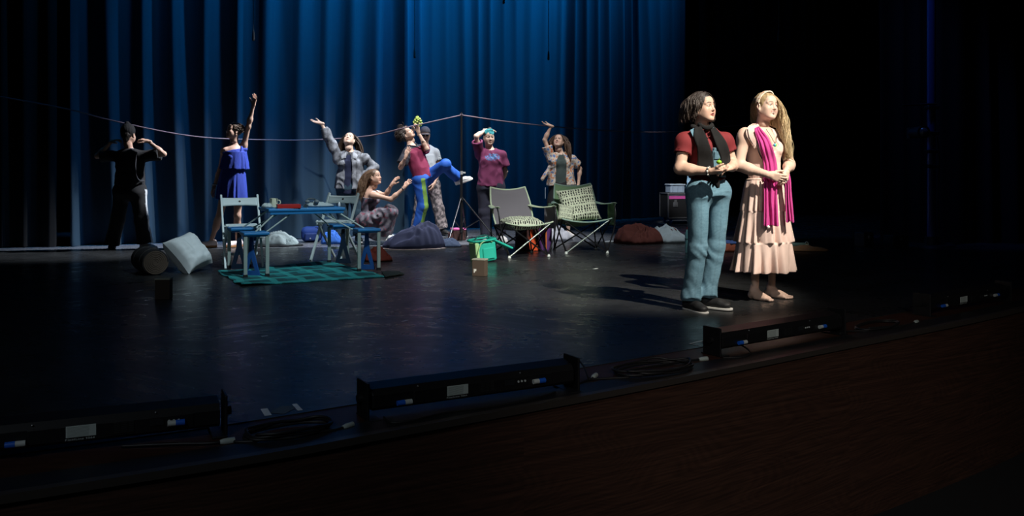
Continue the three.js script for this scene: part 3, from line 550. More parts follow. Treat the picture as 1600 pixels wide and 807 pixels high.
// plaid rug under the table
{ const plaid = canvasTexture(512, 512, (c, w, h) => { c.fillStyle = '#12757a'; c.fillRect(0, 0, w, h); c.globalAlpha = 0.6; c.fillStyle = '#083a40'; for (const k of [0.25, 0.75]) { c.fillRect((k - 0.12) * w, 0, 0.24 * w, h); c.fillRect(0, (k - 0.12) * h, w, 0.24 * h); } c.globalAlpha = 0.8; c.fillStyle = '#2a9c9a'; for (const k of [0, 0.5]) { c.fillRect((k + 0.05) * w, 0, 0.13 * w, h); c.fillRect(0, (k + 0.05) * h, w, 0.13 * h); } });
  const q = [onFloor(340, 427), onFloor(378, 449), onFloor(604, 434), onFloor(512, 410)].map((p) => lift(p, 0)), c = mix(q[0], q[2], 0.5);
  const fn = (u, v) => { const p = mix(mix(q[0], q[3], u), mix(q[1], q[2], u), v), e = Math.min(u, 1 - u, v, 1 - v);
    p.x += 0.02 * noise(u * 6, v * 6, 3); p.z += 0.025 * noise(u * 5, v * 5, 9);
    p.y = 0.009 + Math.max(0, 0.016 * Math.sin((p.x * 0.8 + p.z) * 9 + 3 * noise(u * 3, v * 3, 1)) * (0.5 + noise(u * 4, v * 4, 6))) + (v < 0.12 ? 0.02 * Math.max(0, noise(u * 11, 2, 7)) : 0); return sub(p, c); };
  const rug = part('plaid_rug', slab(fn, 110, 50, 0.008, null, [2.6, 2]), cloth([1, 1, 1], 0.95, { map: plaid }), scene); rug.position.copy(c); tag(rug, 'rumpled teal plaid picnic rug spread under the blue table', 'rug');
  const corner = [onFloor(596, 427), onFloor(602, 436), onFloor(632, 431), onFloor(622, 426)].map((p) => lift(p, 0));
  single('dark_cloth', moved(slab((u, v) => { const p = mix(mix(corner[0], corner[3], u), mix(corner[1], corner[2], u), v); p.y = 0.012 + 0.01 * noise(u * 3, v * 3, 2); return p; }, 20, 10, 0.008), mul(corner[0], -1)), cloth('#12211f'), lift(corner[0], 0.004), 'flat dark cloth at the right corner of the plaid rug', 'cloth'); }

// ---------------------------------------------------------------- left: pillow, rolled mat, boxes
{ const p = onFloor(243, 431), t = thing('rolled_mat', lift(p, 0.004), 'dark rolled-up mat with a brown spiral end leaning towards the white pillow', 'mat', null, 0.62);
  const sp = []; for (let i = 0; i <= 120; i++) { const a = i / 120 * 6 * 2 * Math.PI, r = 0.02 + 0.10 * i / 120; sp.push(V(Math.cos(a) * r, 0.128 + Math.sin(a) * r, 0)); }
  part('roll', new THREE.CylinderGeometry(0.126, 0.128, 0.48, 40, 1).rotateX(Math.PI / 2).translate(0, 0.128, -0.24), cloth([0.012, 0.011, 0.012]), t);
  part('spiral_end', join(tube(sp, 0.0085, 6), new THREE.CylinderGeometry(0.112, 0.112, 0.01, 36).rotateX(Math.PI / 2).translate(0, 0.128, -0.001)), cloth([0.075, 0.055, 0.04]), t, 'brown rolled end');
  for (const z of [-0.12, -0.36]) part('strap', new THREE.TorusGeometry(0.128, 0.006, 8, 40).translate(0, 0.128, z), M.black, t); }
{ const g = pillow(0.42, 0.40, 0.26, 3.1), pos = lift(onFloor(289, 427), 0.004), t = thing('pillow', pos, 'plump white pillow propped against the rolled mat', 'pillow');
  const X = unit(V(0.65, -0.75, 0.05)), Yr = V(0.37, 0.07, -0.9), Y = unit(sub(Yr, mul(X, Yr.dot(X))));
  part('cover', g, cloth('#dfe8ea', 0.85, { bumpScale: 0.0005 }), t).applyMatrix4(basis(X, Y, cross(X, Y), V(0.01, 0.195, -0.06))); }
function cardBox(pos, w, h, d, turn, color, label, mark) {
  const t = thing('cardboard_box', lift(pos, 0.0045), label, 'box', null, turn), m = mat(color, 0.75, { bumpMap: clothBump, bumpScale: 0.0005 });
  part('body', box(w, h - 0.012, d, 0, (h - 0.012) / 2, 0, 0.004), m, t);
  part('lid', box(w + 0.006, 0.014, d + 0.006, 0, h - 0.007, 0, 0.003), mat('#a3a596', 0.7), t, 'paler lid edge');
  if (mark) part('printed_mark', mark, mat('#e9ece6', 0.6), t, 'white printed mark');
}
cardBox(lift(at(256, 470, 7.4), 0), 0.118, 0.175, 0.09, 0.1, [0.045, 0.03, 0.02], 'small dark brown box standing alone below the rolled mat');
cardBox(lift(at(750, 432, 8.95), 0), 0.135, 0.172, 0.09, -0.32, [0.085, 0.062, 0.045], 'small brown box with a white mark standing before the teal cooler bag',
  (() => { const s = new THREE.Shape(); s.moveTo(-0.014, -0.018); s.lineTo(-0.004, -0.018); s.lineTo(0, -0.004); s.lineTo(0.014, 0); s.lineTo(0.015, 0.02); s.lineTo(-0.014, 0.02); s.closePath(); return new THREE.ExtrudeGeometry(s, { depth: 0.001, bevelEnabled: false }).translate(-0.036, 0.052, 0.0455); })());

// ---------------------------------------------------------------- camp chairs and their cushions
function campChair(pos, turn, fabric, edge, label, cupSide, k = 1) {
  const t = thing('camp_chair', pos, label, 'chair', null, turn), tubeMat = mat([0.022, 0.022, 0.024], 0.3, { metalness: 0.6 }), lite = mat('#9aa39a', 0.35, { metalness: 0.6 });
  const P = (x, y, z) => V(x * k, y * k, z * k), R = 0.0095;
  const ff = (s) => P(s * 0.255, 0.015, 0.30), fr = (s) => P(s * 0.27, 0.015, -0.26), sf = (s) => P(s * 0.30, 0.42, 0.30), sr = (s) => P(s * 0.27, 0.36, -0.18), bt = (s) => P(s * 0.235, 0.82, -0.40), af = (s) => P(s * 0.37, 0.60, 0.20);
  for (const s of [-1, 1]) {
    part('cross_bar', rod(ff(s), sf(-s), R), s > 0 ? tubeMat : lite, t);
    part('cross_bar', rod(fr(s), sr(-s), R), tubeMat, t);
    part('side_bar', rod(ff(s), sr(s), R), tubeMat, t);
    part('side_bar', rod(fr(s), sf(s), R), tubeMat, t);
    part('back_pole', rod(fr(s), bt(s), R), tubeMat, t);
    part('arm_post', tube(smooth([add(ff(s), V(0, 0.02, 0)), P(s * 0.345, 0.3, 0.28), P(s * 0.37, 0.52, 0.25), af(s)], 16), R, 8), tubeMat, t);
    for (const f of [ff(s), fr(s)]) part('foot', tube([V(f.x, 0.0, f.z), V(f.x, 0.012, f.z), V(f.x, 0.034, f.z)], (x) => [0.024, 0.02, 0.014][Math.round(x * 2)], 12), mat('#c7ccc4', 0.6), t, 'pale plastic foot');
    const arm = part('armrest', slab((u, v) => { const a = P(s * 0.262, 0.60, -0.31), b = af(s), p = mix(a, b, u); return add(p, V((v - 0.5) * 0.075 * k, -0.02 * Math.sin(u * Math.PI) * k + 0.012 * (1 - (2 * v - 1) ** 2), 0)); }, 18, 6, 0.006), edge, t);
    if (s === cupSide || cupSide === 0) part('cup_pouch', slab((u, v) => { const a = P(s * 0.385, 0.595, -0.12), b = P(s * 0.385, 0.6, 0.2), p = mix(a, b, u), bulge = Math.sin(u * Math.PI) * Math.sin(Math.min(1, v * 1.05) * Math.PI) * 0.05; return add(p, V(s * bulge * k, -v * 0.27 * k, 0)); }, 12, 12, 0.006), fabric, arm);
  }
  // one sling: backrest and seat
  const sag = (u) => 1 - (2 * u - 1) ** 2;
  part('backrest', slab((u, v) => { const w = lerp(0.25, 0.235, v) * (1 + 0.10 * Math.sin(v * Math.PI)) , x = (2 * u - 1) * w, y = lerp(0.38, 0.83, v) - (v > 0.85 ? 0.035 * sag(u) * (v - 0.85) / 0.15 : 0); return P(x, y, lerp(-0.17, -0.40, v) - 0.06 * sag(u) * Math.sin(Math.min(1, v + 0.15) * Math.PI)); }, 26, 22, 0.005, null, [1, 1]), fabric, t);
  part('seat', slab((u, v) => { const w = lerp(0.27, 0.31, v), x = (2 * u - 1) * w; return P(x, lerp(0.37, 0.425, v) - 0.075 * sag(u) * (0.6 + 0.4 * (1 - v)) + (v > 0.9 ? 0.0 : 0), lerp(-0.19, 0.31, v)); }, 26, 18, 0.005), fabric, t);
  const rim = []; for (let i = 0; i <= 20; i++) { const u = i / 20; rim.push(P((2 * u - 1) * 0.237, 0.832 - 0.035 * sag(u), -0.402)); }
  part('piping', join(tube(rim, 0.011, 8), tube([0, 0.2, 0.4, 0.6, 0.8, 1].map((v) => P(-lerp(0.25, 0.235, v) * (1 + 0.10 * Math.sin(v * Math.PI)), lerp(0.38, 0.832, v), lerp(-0.17, -0.402, v))), 0.0105, 8), tube([0, 0.2, 0.4, 0.6, 0.8, 1].map((v) => P(lerp(0.25, 0.235, v) * (1 + 0.10 * Math.sin(v * Math.PI)), lerp(0.38, 0.832, v), lerp(-0.17, -0.402, v))), 0.0105, 8)), edge, t);
  part('seat_piping', tube(Array.from({ length: 15 }, (_, i) => P((2 * i / 14 - 1) * 0.31, 0.426 - 0.045 * sag(i / 14), 0.312)), 0.009, 8), edge, t);
  return t;
}
const CHAIR_A = lift(at(812, 396, 11.0), 0.004), CHAIR_B = lift(at(907, 391, 11.5), 0.004);
campChair(CHAIR_A, 0.38, cloth('#6f6a70', 0.85, { bumpScale: 0.0015 }), cloth('#bcc9ac', 0.85), 'grey mesh camp chair with pale piping, patterned cushion on its seat', 1, 1.0);
campChair(CHAIR_B, 0.18, cloth('#6f8c68', 0.85), cloth('#8ea79a', 0.85), 'green camp chair with a patterned cushion propped against its backrest', 0, 1.04);
const dashes = canvasTexture(512, 512, (c, w, h) => { const r = rng(7); c.fillStyle = '#d3d7bd'; c.fillRect(0, 0, w, h); c.fillStyle = '#10130f';
  for (let j = 0; j < 12; j++) { let x = -10; while (x < w) { const hh = j % 3 === 0 ? 16 : 34, k = 10 + r() * 10; c.fillRect(x, j * h / 12 + 2 + r() * 5, k, hh * (0.8 + 0.3 * r())); x += k + 11 + r() * 14; } }
  c.globalAlpha = 0.35; c.fillStyle = '#596052'; for (let j = 0; j < 60; j++) c.fillRect(r() * w, r() * h, 3, 30 + r() * 60); });
const cushionMat = cloth([1, 1, 1], 0.9, { map: dashes });
{ const t = thing('cushion', add(CHAIR_A, V(0.03, 0.405, 0.07)), 'cream cushion with black dashes lying flat on the grey camp chair seat', 'cushion', 'dashed cream cushions');
  part('cover', pillow(0.46, 0.40, 0.14, 6.2), cushionMat, t).applyMatrix4(new THREE.Matrix4().makeRotationFromEuler(new THREE.Euler(-Math.PI / 2 + 0.10, 0.3, 0.05, 'YXZ'))); }
{ const t = thing('cushion', add(CHAIR_B, V(-0.02, 0.60, -0.07)), 'cream cushion with black dashes propped upright in the green camp chair', 'cushion', 'dashed cream cushions');
  part('cover', pillow(0.50, 0.48, 0.17, 8.8), cushionMat, t).applyMatrix4(new THREE.Matrix4().makeRotationFromEuler(new THREE.Euler(-0.42, 0.16, 0.16, 'YXZ'))); }
{ const t = thing('cushion', add(CHAIR_B, V(-0.20, 0.50, 0.14)), 'small folded cream cushion with black dashes at the front left of the green chair', 'cushion', 'dashed cream cushions');
  part('cover', pillow(0.21, 0.22, 0.11, 2.8), cushionMat, t).applyMatrix4(new THREE.Matrix4().makeRotationFromEuler(new THREE.Euler(-0.35, 0.2, -0.2, 'YXZ'))); }

// ---------------------------------------------------------------- bags
{ const p = lift(at(757, 404, 10.3), 0.004), t = thing('cooler_bag', p, 'teal and pale green cooler bag with an open lid, left of the grey camp chair', 'bag', null, 0.5), teal = cloth('#18a892', 0.7), pale = cloth('#a7cf95', 0.75);
  const tilt = (g) => g.rotateZ(0.10);
  part('body', tilt(new RoundedBoxGeometry(0.26, 0.23, 0.17, 5, 0.03).translate(0, 0.118, 0)), teal, t);
  part('side_panel', tilt(join(new RoundedBoxGeometry(0.05, 0.235, 0.178, 4, 0.015).translate(-0.115, 0.119, 0))), pale, t, 'pale green side panel');
  part('strap', tube(smooth([V(-0.15, 0.03, 0.095), V(-0.13, 0.14, 0.105), V(-0.09, 0.225, 0.105), V(0.0, 0.25, 0.098), V(0.05, 0.232, 0.09)], 24), 0.014, 8, null, 0.35), pale, t, 'pale green strap');
  part('lid', new RoundedBoxGeometry(0.30, 0.025, 0.17, 3, 0.01).rotateZ(-0.42).translate(0.19, 0.205, 0.01), teal, t);
  part('rim', join(tube(smooth([V(-0.16, 0.238, 0.07), V(-0.17, 0.242, -0.08), V(0.09, 0.265, -0.09), V(0.1, 0.262, 0.08)], 40, true), 0.013, 8)), teal, t);
  part('handle', tube(smooth([V(-0.14, 0.24, 0.0), V(-0.1, 0.29, 0.02), V(0.02, 0.3, 0.02), V(0.07, 0.26, 0.0)], 20), 0.008, 8), mat('#135a55', 0.7), t);
  part('pocket', tilt(new RoundedBoxGeometry(0.15, 0.13, 0.03, 3, 0.012).translate(0.02, 0.10, 0.088)), teal, t); }
{ const p = lift(at(824, 399, 11.7), 0.004), t = thing('drawstring_bag', p, 'dark bag with bright orange flame panel under the grey camp chair', 'bag', null, 0.2);
  part('body', new THREE.CylinderGeometry(0.15, 0.165, 0.36, 30, 6).translate(0, 0.181, 0), cloth([0.045, 0.012, 0.01]), t);
  const s = new THREE.Shape(); s.moveTo(-0.045, 0.0); s.lineTo(0.075, 0.0); s.lineTo(0.06, 0.11); s.lineTo(0.04, 0.08); s.lineTo(0.035, 0.2); s.lineTo(0.012, 0.15); s.lineTo(-0.01, 0.34); s.lineTo(-0.04, 0.33); s.lineTo(-0.05, 0.16); s.closePath();
  const g = new THREE.ExtrudeGeometry(s, { depth: 0.004, bevelEnabled: false, curveSegments: 1 });
  part('orange_panel', g.translate(0.035, 0.008, 0.163), cloth('#e0501c', 0.7), t, 'orange flame-shaped panel'); part('drawstring', new THREE.TorusGeometry(0.135, 0.008, 8, 30).rotateX(Math.PI / 2).translate(0, 0.357, 0), M.black, t); }
{ const p = lift(at(850, 398, 11.75), 0.004), t = thing('storage_tub', p, 'purple cylindrical bag with an orange strap between the two camp chairs', 'bag', null, 0.1);
  part('body', new THREE.CylinderGeometry(0.103, 0.10, 0.30, 32, 1).translate(0, 0.151, 0), cloth('#5a2f6b', 0.7), t);
  part('strap', join(box(0.018, 0.285, 0.006, 0.012, 0.145, 0.104, 0.002), box(0.018, 0.004, 0.1, 0.012, 0.302, 0.055, 0.001)), mat('#e0752a', 0.7), t, 'orange strap');
  part('lid', new THREE.CylinderGeometry(0.105, 0.106, 0.03, 32).translate(0, 0.31, 0), cloth('#151a1e', 0.7), t); }
{ const p = lift(at(716, 377, 13.3), 0.003), t = thing('picnic_box', p, 'dark brown strapped box with a pink top behind the tripod stand', 'box', null, 0.35);
  part('body', box(0.19, 0.15, 0.16, 0, 0.076, 0, 0.01), cloth([0.06, 0.025, 0.022]), t); part('top', box(0.2, 0.03, 0.17, 0, 0.165, 0, 0.008), cloth('#e06aa8', 0.7), t, 'pink top'); part('strap', join(box(0.025, 0.18, 0.006, 0.03, 0.09, 0.083), box(0.025, 0.005, 0.17, 0.03, 0.181, 0)), M.black, t); part('side_pouch', box(0.05, 0.11, 0.13, -0.12, 0.056, 0, 0.012), cloth([0.09, 0.03, 0.03]), t); }
// ---------------------------------------------------------------- cloths lying about
{ const t = thing('blanket', lift(at(648, 388, 12.0), 0.003), 'slate blue blanket thrown over a hump beside the crouching woman', 'blanket', null, 0.1);
  const g = mound(0.42, 0.27, 0.36, 2.2, 0.26, 40, 120); part('cover', g, cloth('#2d3350', 0.9), t);
  part('lining', mound(0.44, 0.275, 0.012, 2.2, 0.3, 14, 120).translate(0.0, 0, 0.012), cloth('#b9a9a6', 0.9), t, 'pale lining at the hem'); }
single('crumpled_jacket', mound(0.17, 0.14, 0.10, 5.1, 0.4, 16, 60), cloth('#33415a'), lift(at(702, 385, 12.2), 0.003), 'small dark blue garment at the right end of the blanket hump', 'clothing');
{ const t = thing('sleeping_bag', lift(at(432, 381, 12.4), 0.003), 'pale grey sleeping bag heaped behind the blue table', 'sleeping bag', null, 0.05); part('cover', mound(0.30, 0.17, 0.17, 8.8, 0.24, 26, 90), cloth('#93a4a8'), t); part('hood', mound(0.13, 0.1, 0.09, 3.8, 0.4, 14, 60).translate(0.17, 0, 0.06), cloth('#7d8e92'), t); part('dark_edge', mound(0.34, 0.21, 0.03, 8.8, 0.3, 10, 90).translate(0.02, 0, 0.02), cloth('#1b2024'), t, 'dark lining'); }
{ const p = lift(at(487, 378, 13.0), 0.003), t = thing('backpack', p, 'deep blue backpack lying behind the right folding chair', 'bag', null, 0.3); part('body', new RoundedBoxGeometry(0.30, 0.22, 0.2, 5, 0.08).translate(0, 0.112, 0), cloth('#123a86', 0.8), t); part('pocket', new RoundedBoxGeometry(0.18, 0.12, 0.06, 4, 0.028).translate(-0.02, 0.08, 0.11), cloth('#0f2f6d', 0.8), t); part('buckle', box(0.02, 0.02, 0.01, -0.03, 0.06, 0.145), M.steel, t); part('strap', tube(smooth([V(0.05, 0.21, 0.05), V(0.13, 0.19, 0.1), V(0.16, 0.06, 0.1)], 16), 0.014, 8, null, 0.4), cloth('#0c2350'), t); }
single('crumpled_jacket', mound(0.16, 0.12, 0.14, 12.6, 0.5, 20, 70), cloth('#2f66c0'), lift(at(518, 377, 12.68), 0.003), 'bright blue crumpled jacket beside the backpack', 'clothing');
single('rust_cloth', mound(0.17, 0.11, 0.13, 15.2, 0.5, 18, 64), cloth('#7a2f22'), lift(at(590, 410, 10.35), 0.004), 'rust red crumpled cloth beside the right seat of the blue table', 'cloth');
single('brown_blanket', mound(0.33, 0.27, 0.27, 17.4, 0.5, 30, 110), cloth('#5a2c25'), lift(at(998, 382, 12.75), 0.003), 'reddish brown blanket heaped on the floor right of the green camp chair', 'blanket');
single('pale_cloth', mound(0.11, 0.04, 0.02, 18.4, 0.3, 10, 50), cloth('#9fa8ac'), lift(at(955, 377, 12.9), 0.003), 'thin pale cloth corner lying left of the brown blanket', 'cloth');
single('pale_sheet', mound(0.33, 0.22, 0.19, 21.7, 0.45, 26, 90), cloth('#a3b4ba'), lift(at(1045, 380, 12.9), 0.003), 'pale grey sheet heaped between the brown blanket and the woman in overalls', 'sheet');
single('brown_garment', mound(0.11, 0.07, 0.05, 24.7, 0.5, 12, 50), cloth('#5e2c22'), add(lift(at(1046, 370, 12.9), 0), V(0, 0.165, 0)), 'small brown garment on top of the pale sheet', 'clothing');
single('white_bundle', mound(0.2, 0.15, 0.20, 27.1, 0.35, 20, 70), cloth('#b3b4bd'), lift(at(873, 378, 13.2), 0.003), 'white cloth bundle on the floor behind the camp chairs', 'cloth');
single('rust_blanket', mound(0.23, 0.12, 0.10, 31.3, 0.3, 18, 70), cloth('#9a5136'), lift(at(1140, 392, 11.5), 0.004), 'orange brown folded blanket on the floor between the two standing women', 'blanket');
single('blue_cloth', mound(0.13, 0.08, 0.05, 33.3, 0.4, 14, 50), cloth('#45609a'), add(lift(at(1141, 392, 11.6), 0), V(0, 0.095, 0)), 'blue cloth lying on the orange brown blanket', 'cloth');
single('tan_cloth', mound(0.30, 0.13, 0.055, 35.3, 0.5, 18, 80), cloth('#b98a62'), lift(at(1258, 395, 11.6), 0.004), 'tan cloth spread on the floor right of the pink dress', 'cloth');
{ const p = lift(at(1252, 385, 12.1), 0.035), t = thing('water_bottle', p, 'pale green water bottle lying on its side behind the tan cloth', 'bottle', null, 0.1);
  part('body', tube([V(-0.14, 0, 0), V(-0.13, 0, 0), V(0.04, 0, 0), V(0.055, 0, 0)], (x) => [0.02, 0.033, 0.033, 0.016][Math.round(x * 3)], 20), mat('#8fb3a6', 0.35), t); part('cap', tube([V(0.055, 0, 0), V(0.1, 0, 0)], 0.02, 16), mat('#c9cfae', 0.5), t); part('carry_loop', new THREE.TorusGeometry(0.022, 0.005, 8, 20).translate(0.075, 0.02, 0), mat('#cfe0da', 0.5), t); }
{ const p = lift(at(1076, 396, 11.3), 0.004), t = thing('thermos_bottle', p, 'tall teal bottle with a red cap behind the legs of the woman in overalls', 'bottle');
  part('body', new THREE.LatheGeometry([[0.001, 0], [0.042, 0], [0.046, 0.01], [0.046, 0.24], [0.03, 0.29], [0.024, 0.3], [0.001, 0.3]].map((q) => new THREE.Vector2(...q)), 30), mat('#7fbfc0', 0.4), t);
  part('cap', new THREE.CylinderGeometry(0.022, 0.026, 0.035, 24).translate(0, 0.316, 0), mat('#b02020', 0.5), t, 'red cap'); part('spout', new THREE.SphereGeometry(0.015, 16, 10).translate(0, 0.338, 0), mat('#e6e6e0', 0.5), t); part('band', new THREE.TorusGeometry(0.046, 0.004, 8, 30).rotateX(Math.PI / 2).translate(0, 0.18, 0), M.black, t); }
// ---------------------------------------------------------------- flight case upstage right with things on it
{ const d = 17.2, p = lift(at(1062, 350, d), 0.003), t = thing('flight_case', p, 'black flight case with silver edges and a pink stripe, on castors by the curtain end', 'flight case', null, 0.15);
  const w = 0.62, h = 0.46, dd = 0.5, y0 = 0.12;
  part('body', box(w, h, dd, 0, y0 + h / 2, 0, 0.006), M.black, t);
  part('edge_trim', join(...[-1, 1].flatMap((s) => [box(0.025, h, 0.025, s * w / 2, y0 + h / 2, dd / 2), box(w, 0.025, 0.025, 0, y0 + (s + 1) * h / 2, dd / 2), box(0.025, h, 0.025, s * w / 2, y0 + h / 2, -dd / 2), box(0.025, 0.025, dd, s * w / 2, y0 + h, 0)])), M.steel, t, 'silver edge trim');
  part('stripe', box(w - 0.02, 0.055, 0.006, 0, y0 + h - 0.075, dd / 2 + 0.004), mat('#c94f9a', 0.6), t, 'pink tape stripe'); part('latch', join(box(0.09, 0.09, 0.012, -0.17, y0 + h * 0.55, dd / 2 + 0.006), box(0.05, 0.11, 0.012, -0.17, y0 + h * 0.62, dd / 2 + 0.012)), M.steel, t);
  part('lid_band', box(w, 0.03, dd + 0.004, 0, y0 + h - 0.02, 0, 0.004), mat('#8f98a6', 0.4, { metalness: 0.5 }), t);
  for (const [a, b] of [[-1, -1], [1, -1], [-1, 1], [1, 1]]) part('castor', join(new THREE.CylinderGeometry(0.045, 0.045, 0.03, 20).rotateZ(Math.PI / 2).translate(a * 0.24, 0.046, b * 0.18), box(0.05, 0.04, 0.05, a * 0.24, 0.1, b * 0.18)), mat([0.02, 0.06, 0.2], 0.5), t);
  const top = y0 + h + 0.012;
  const c = thing('plastic_crate', add(p, V(-0.10, top + 0.001, 0.05)), 'grey plastic crate on the left of the flight case', 'crate', null, 0.15);
  part('tub', join(box(0.28, 0.15, 0.3, 0, 0.076, 0, 0.01)), mat('#8f9fb0', 0.5), c); part('rim', box(0.31, 0.022, 0.33, 0, 0.155, 0, 0.006), mat('#a6b4c2', 0.5), c); for (const x of [-0.1, 0, 0.1]) part('rib', box(0.014, 0.13, 0.01, x, 0.072, 0.152), mat('#8393a4', 0.5), c);
  const b = thing('plastic_bag', add(p, V(0.25, top + 0.002, -0.04)), 'white and blue plastic bag standing upright on the flight case', 'bag', null, 0.2);
  part('bag', nets([cap(V(-0.06, 0.06, 0), V(0.06, 0.05, 0), 0.075, 0.075), cap(V(-0.03, 0.12, 0), V(0.0, 0.25, 0), 0.08, 0.045), cap(V(-0.07, 0.2, 0), V(-0.1, 0.33, 0), 0.04, 0.008), cap(V(0.04, 0.2, 0), V(0.06, 0.28, 0), 0.04, 0.014), cutBelow(V(0, 0.001, 0), V(0, 1, 0))], { cell: 0.012, k: 0.04, wrinkle: folds(0.012, 10, 6, 10, 4) }), cloth('#9cc4dd', 0.5), b); part('tie', new THREE.TorusGeometry(0.05, 0.008, 8, 20).rotateX(Math.PI / 2).translate(-0.01, 0.19, 0), mat('#dfe9ee', 0.6), b);
  const m = thing('small_carton', add(p, V(0.13, top + 0.001, 0.19)), 'small dark carton beside the grey crate on the flight case', 'box'); part('body', box(0.05, 0.13, 0.1, 0, 0.066, 0), M.black, m); part('flap', box(0.052, 0.006, 0.104, 0, 0.134, 0), mat('#5c6670', 0.7), m); }

// ---------------------------------------------------------------- people: builders
// A figure is a set of joints (world points); person's left is +X of a frame that faces +Z.
const X0 = V(1, 0, 0), Y0 = V(0, 1, 0), Z0 = V(0, 0, 1);
function frame(f, up = Y0) { const Z = unit(f), X = unit(cross(up, Z)); return { X, Y: cross(Z, X), Z }; }
const SKIN = { fair: [0.62, 0.40, 0.30], pale: [0.68, 0.47, 0.37], tan: [0.46, 0.27, 0.19], mid: [0.55, 0.34, 0.25] };
const skinMat = new THREE.MeshPhysicalMaterial({ color: 0xffffff, vertexColors: true, roughness: 0.52, specularIntensity: 0.7, sheen: 0.15, sheenRoughness: 0.6, sheenColor: new THREE.Color(0.5, 0.3, 0.25) });
const hairMat = mat([1, 1, 1], 0.55, { vertexColors: true });
const eyeMat = mat([1, 1, 1], 0.12, { vertexColors: true });
function rig(J) {
  J.s ??= 1; J.w ??= 1;
  const X = unit(sub(J.sL, J.sR)), up = sub(J.neck, J.pel), Y = unit(sub(up, mul(X, up.dot(X)))), Z = cross(X, Y);
  J.chest = { X, Y, Z }; J.chestC = mix(J.pel, J.neck, 0.66); J.bellyC = mix(J.pel, J.neck, 0.30);
  const Xp = unit(sub(J.hL, J.hR)); J.hip = { X: Xp, Y: unit(sub(up, mul(Xp, up.dot(Xp)))) }; J.hip.Z = cross(J.hip.X, J.hip.Y);
  return J;
}
const P0 = (J, p, x, y, z, f = J.chest) => add(p, mul(f.X, x * J.s), mul(f.Y, y * J.s), mul(f.Z, z * J.s));
function torso(J, t = 0, o = {}) {
  const s = J.s, w = J.w, c = J.chest, h = J.hip, L = [];
  const tl = J.neck.distanceTo(J.pel) / 0.5;
  L.push(ell(J.chestC, [0.150 * w * s + t, 0.185 * tl + t, 0.108 * w * s + t], c.X, c.Y, c.Z));
  L.push(ell(P0(J, J.bellyC, 0, 0.01, 0.004), [0.128 * w * s + t, 0.17 * tl + t, 0.098 * w * s + t], c.X, c.Y, c.Z));
  for (const q of [J.sR, J.sL]) L.push(cap(P0(J, J.neck, 0, -0.055, -0.015), add(q, mul(c.Y, -0.016)), 0.056 * s + t, 0.046 * s + t));
  if (J.female) for (const q of [-1, 1]) L.push(ell(P0(J, J.chestC, q * 0.068, -0.008, 0.068), [0.056 * s * w + t, 0.060 * s * w + t, 0.056 * s + t], c.X, c.Y, c.Z));
  if (!o.noHips) {
    L.push(cap(mix(J.hR, J.hL, 0.12), mix(J.hR, J.hL, 0.88), 0.108 * w * s + t, 0.108 * w * s + t));
    for (const q of [-1, 1]) L.push(ell(P0(J, J.pel, q * 0.07, -0.05, -0.055, h), [0.085 * w * s + t, 0.095 * s + t, 0.08 * s + t], h.X, h.Y, h.Z));
  }
  return L;
}
const armBones = (J, q, t = 0) => { const k = J.s * (J.arm ?? 0.86), s = J['s' + q], e = J['e' + q], w = J['w' + q]; return [cap(s, e, 0.047 * k + t, 0.037 * k + t), ell(mix(s, e, 0.15), [0.054 * k + t, 0.054 * k + t, 0.054 * k + t]), cap(e, mix(e, w, 0.35), 0.037 * k + t, 0.038 * k + t), cap(mix(e, w, 0.3), w, 0.038 * k + t, 0.025 * k + t)]; };
const legBones = (J, q, t = 0) => { const k = J.s * J.w * (J.leg ?? 0.9), h = J['h' + q], n = J['k' + q], a = J['a' + q], back = mul(J.hip.Z, -0.018); return [cap(h, n, 0.085 * k + t, 0.054 * k + t), cap(n, mix(n, a, 0.45), 0.052 * k + t, 0.048 * k + t), ell(add(mix(n, a, 0.28), back), [0.05 * k + t, 0.085 * k + t, 0.05 * k + t], undefined, unit(sub(n, a)), unit(cross(X0, sub(n, a)))), cap(mix(n, a, 0.4), a, 0.045 * k + t, 0.033 * k + t)]; };
const toned = (tone, extra) => (x, y, z, nx, ny, nz) => { const k = 1 + 0.10 * noise(x * 9, y * 9, z * 9); let c = [tone[0] * k, tone[1] * k, tone[2] * k]; return extra ? extra(c, x, y, z, nx, ny, nz) : c; };

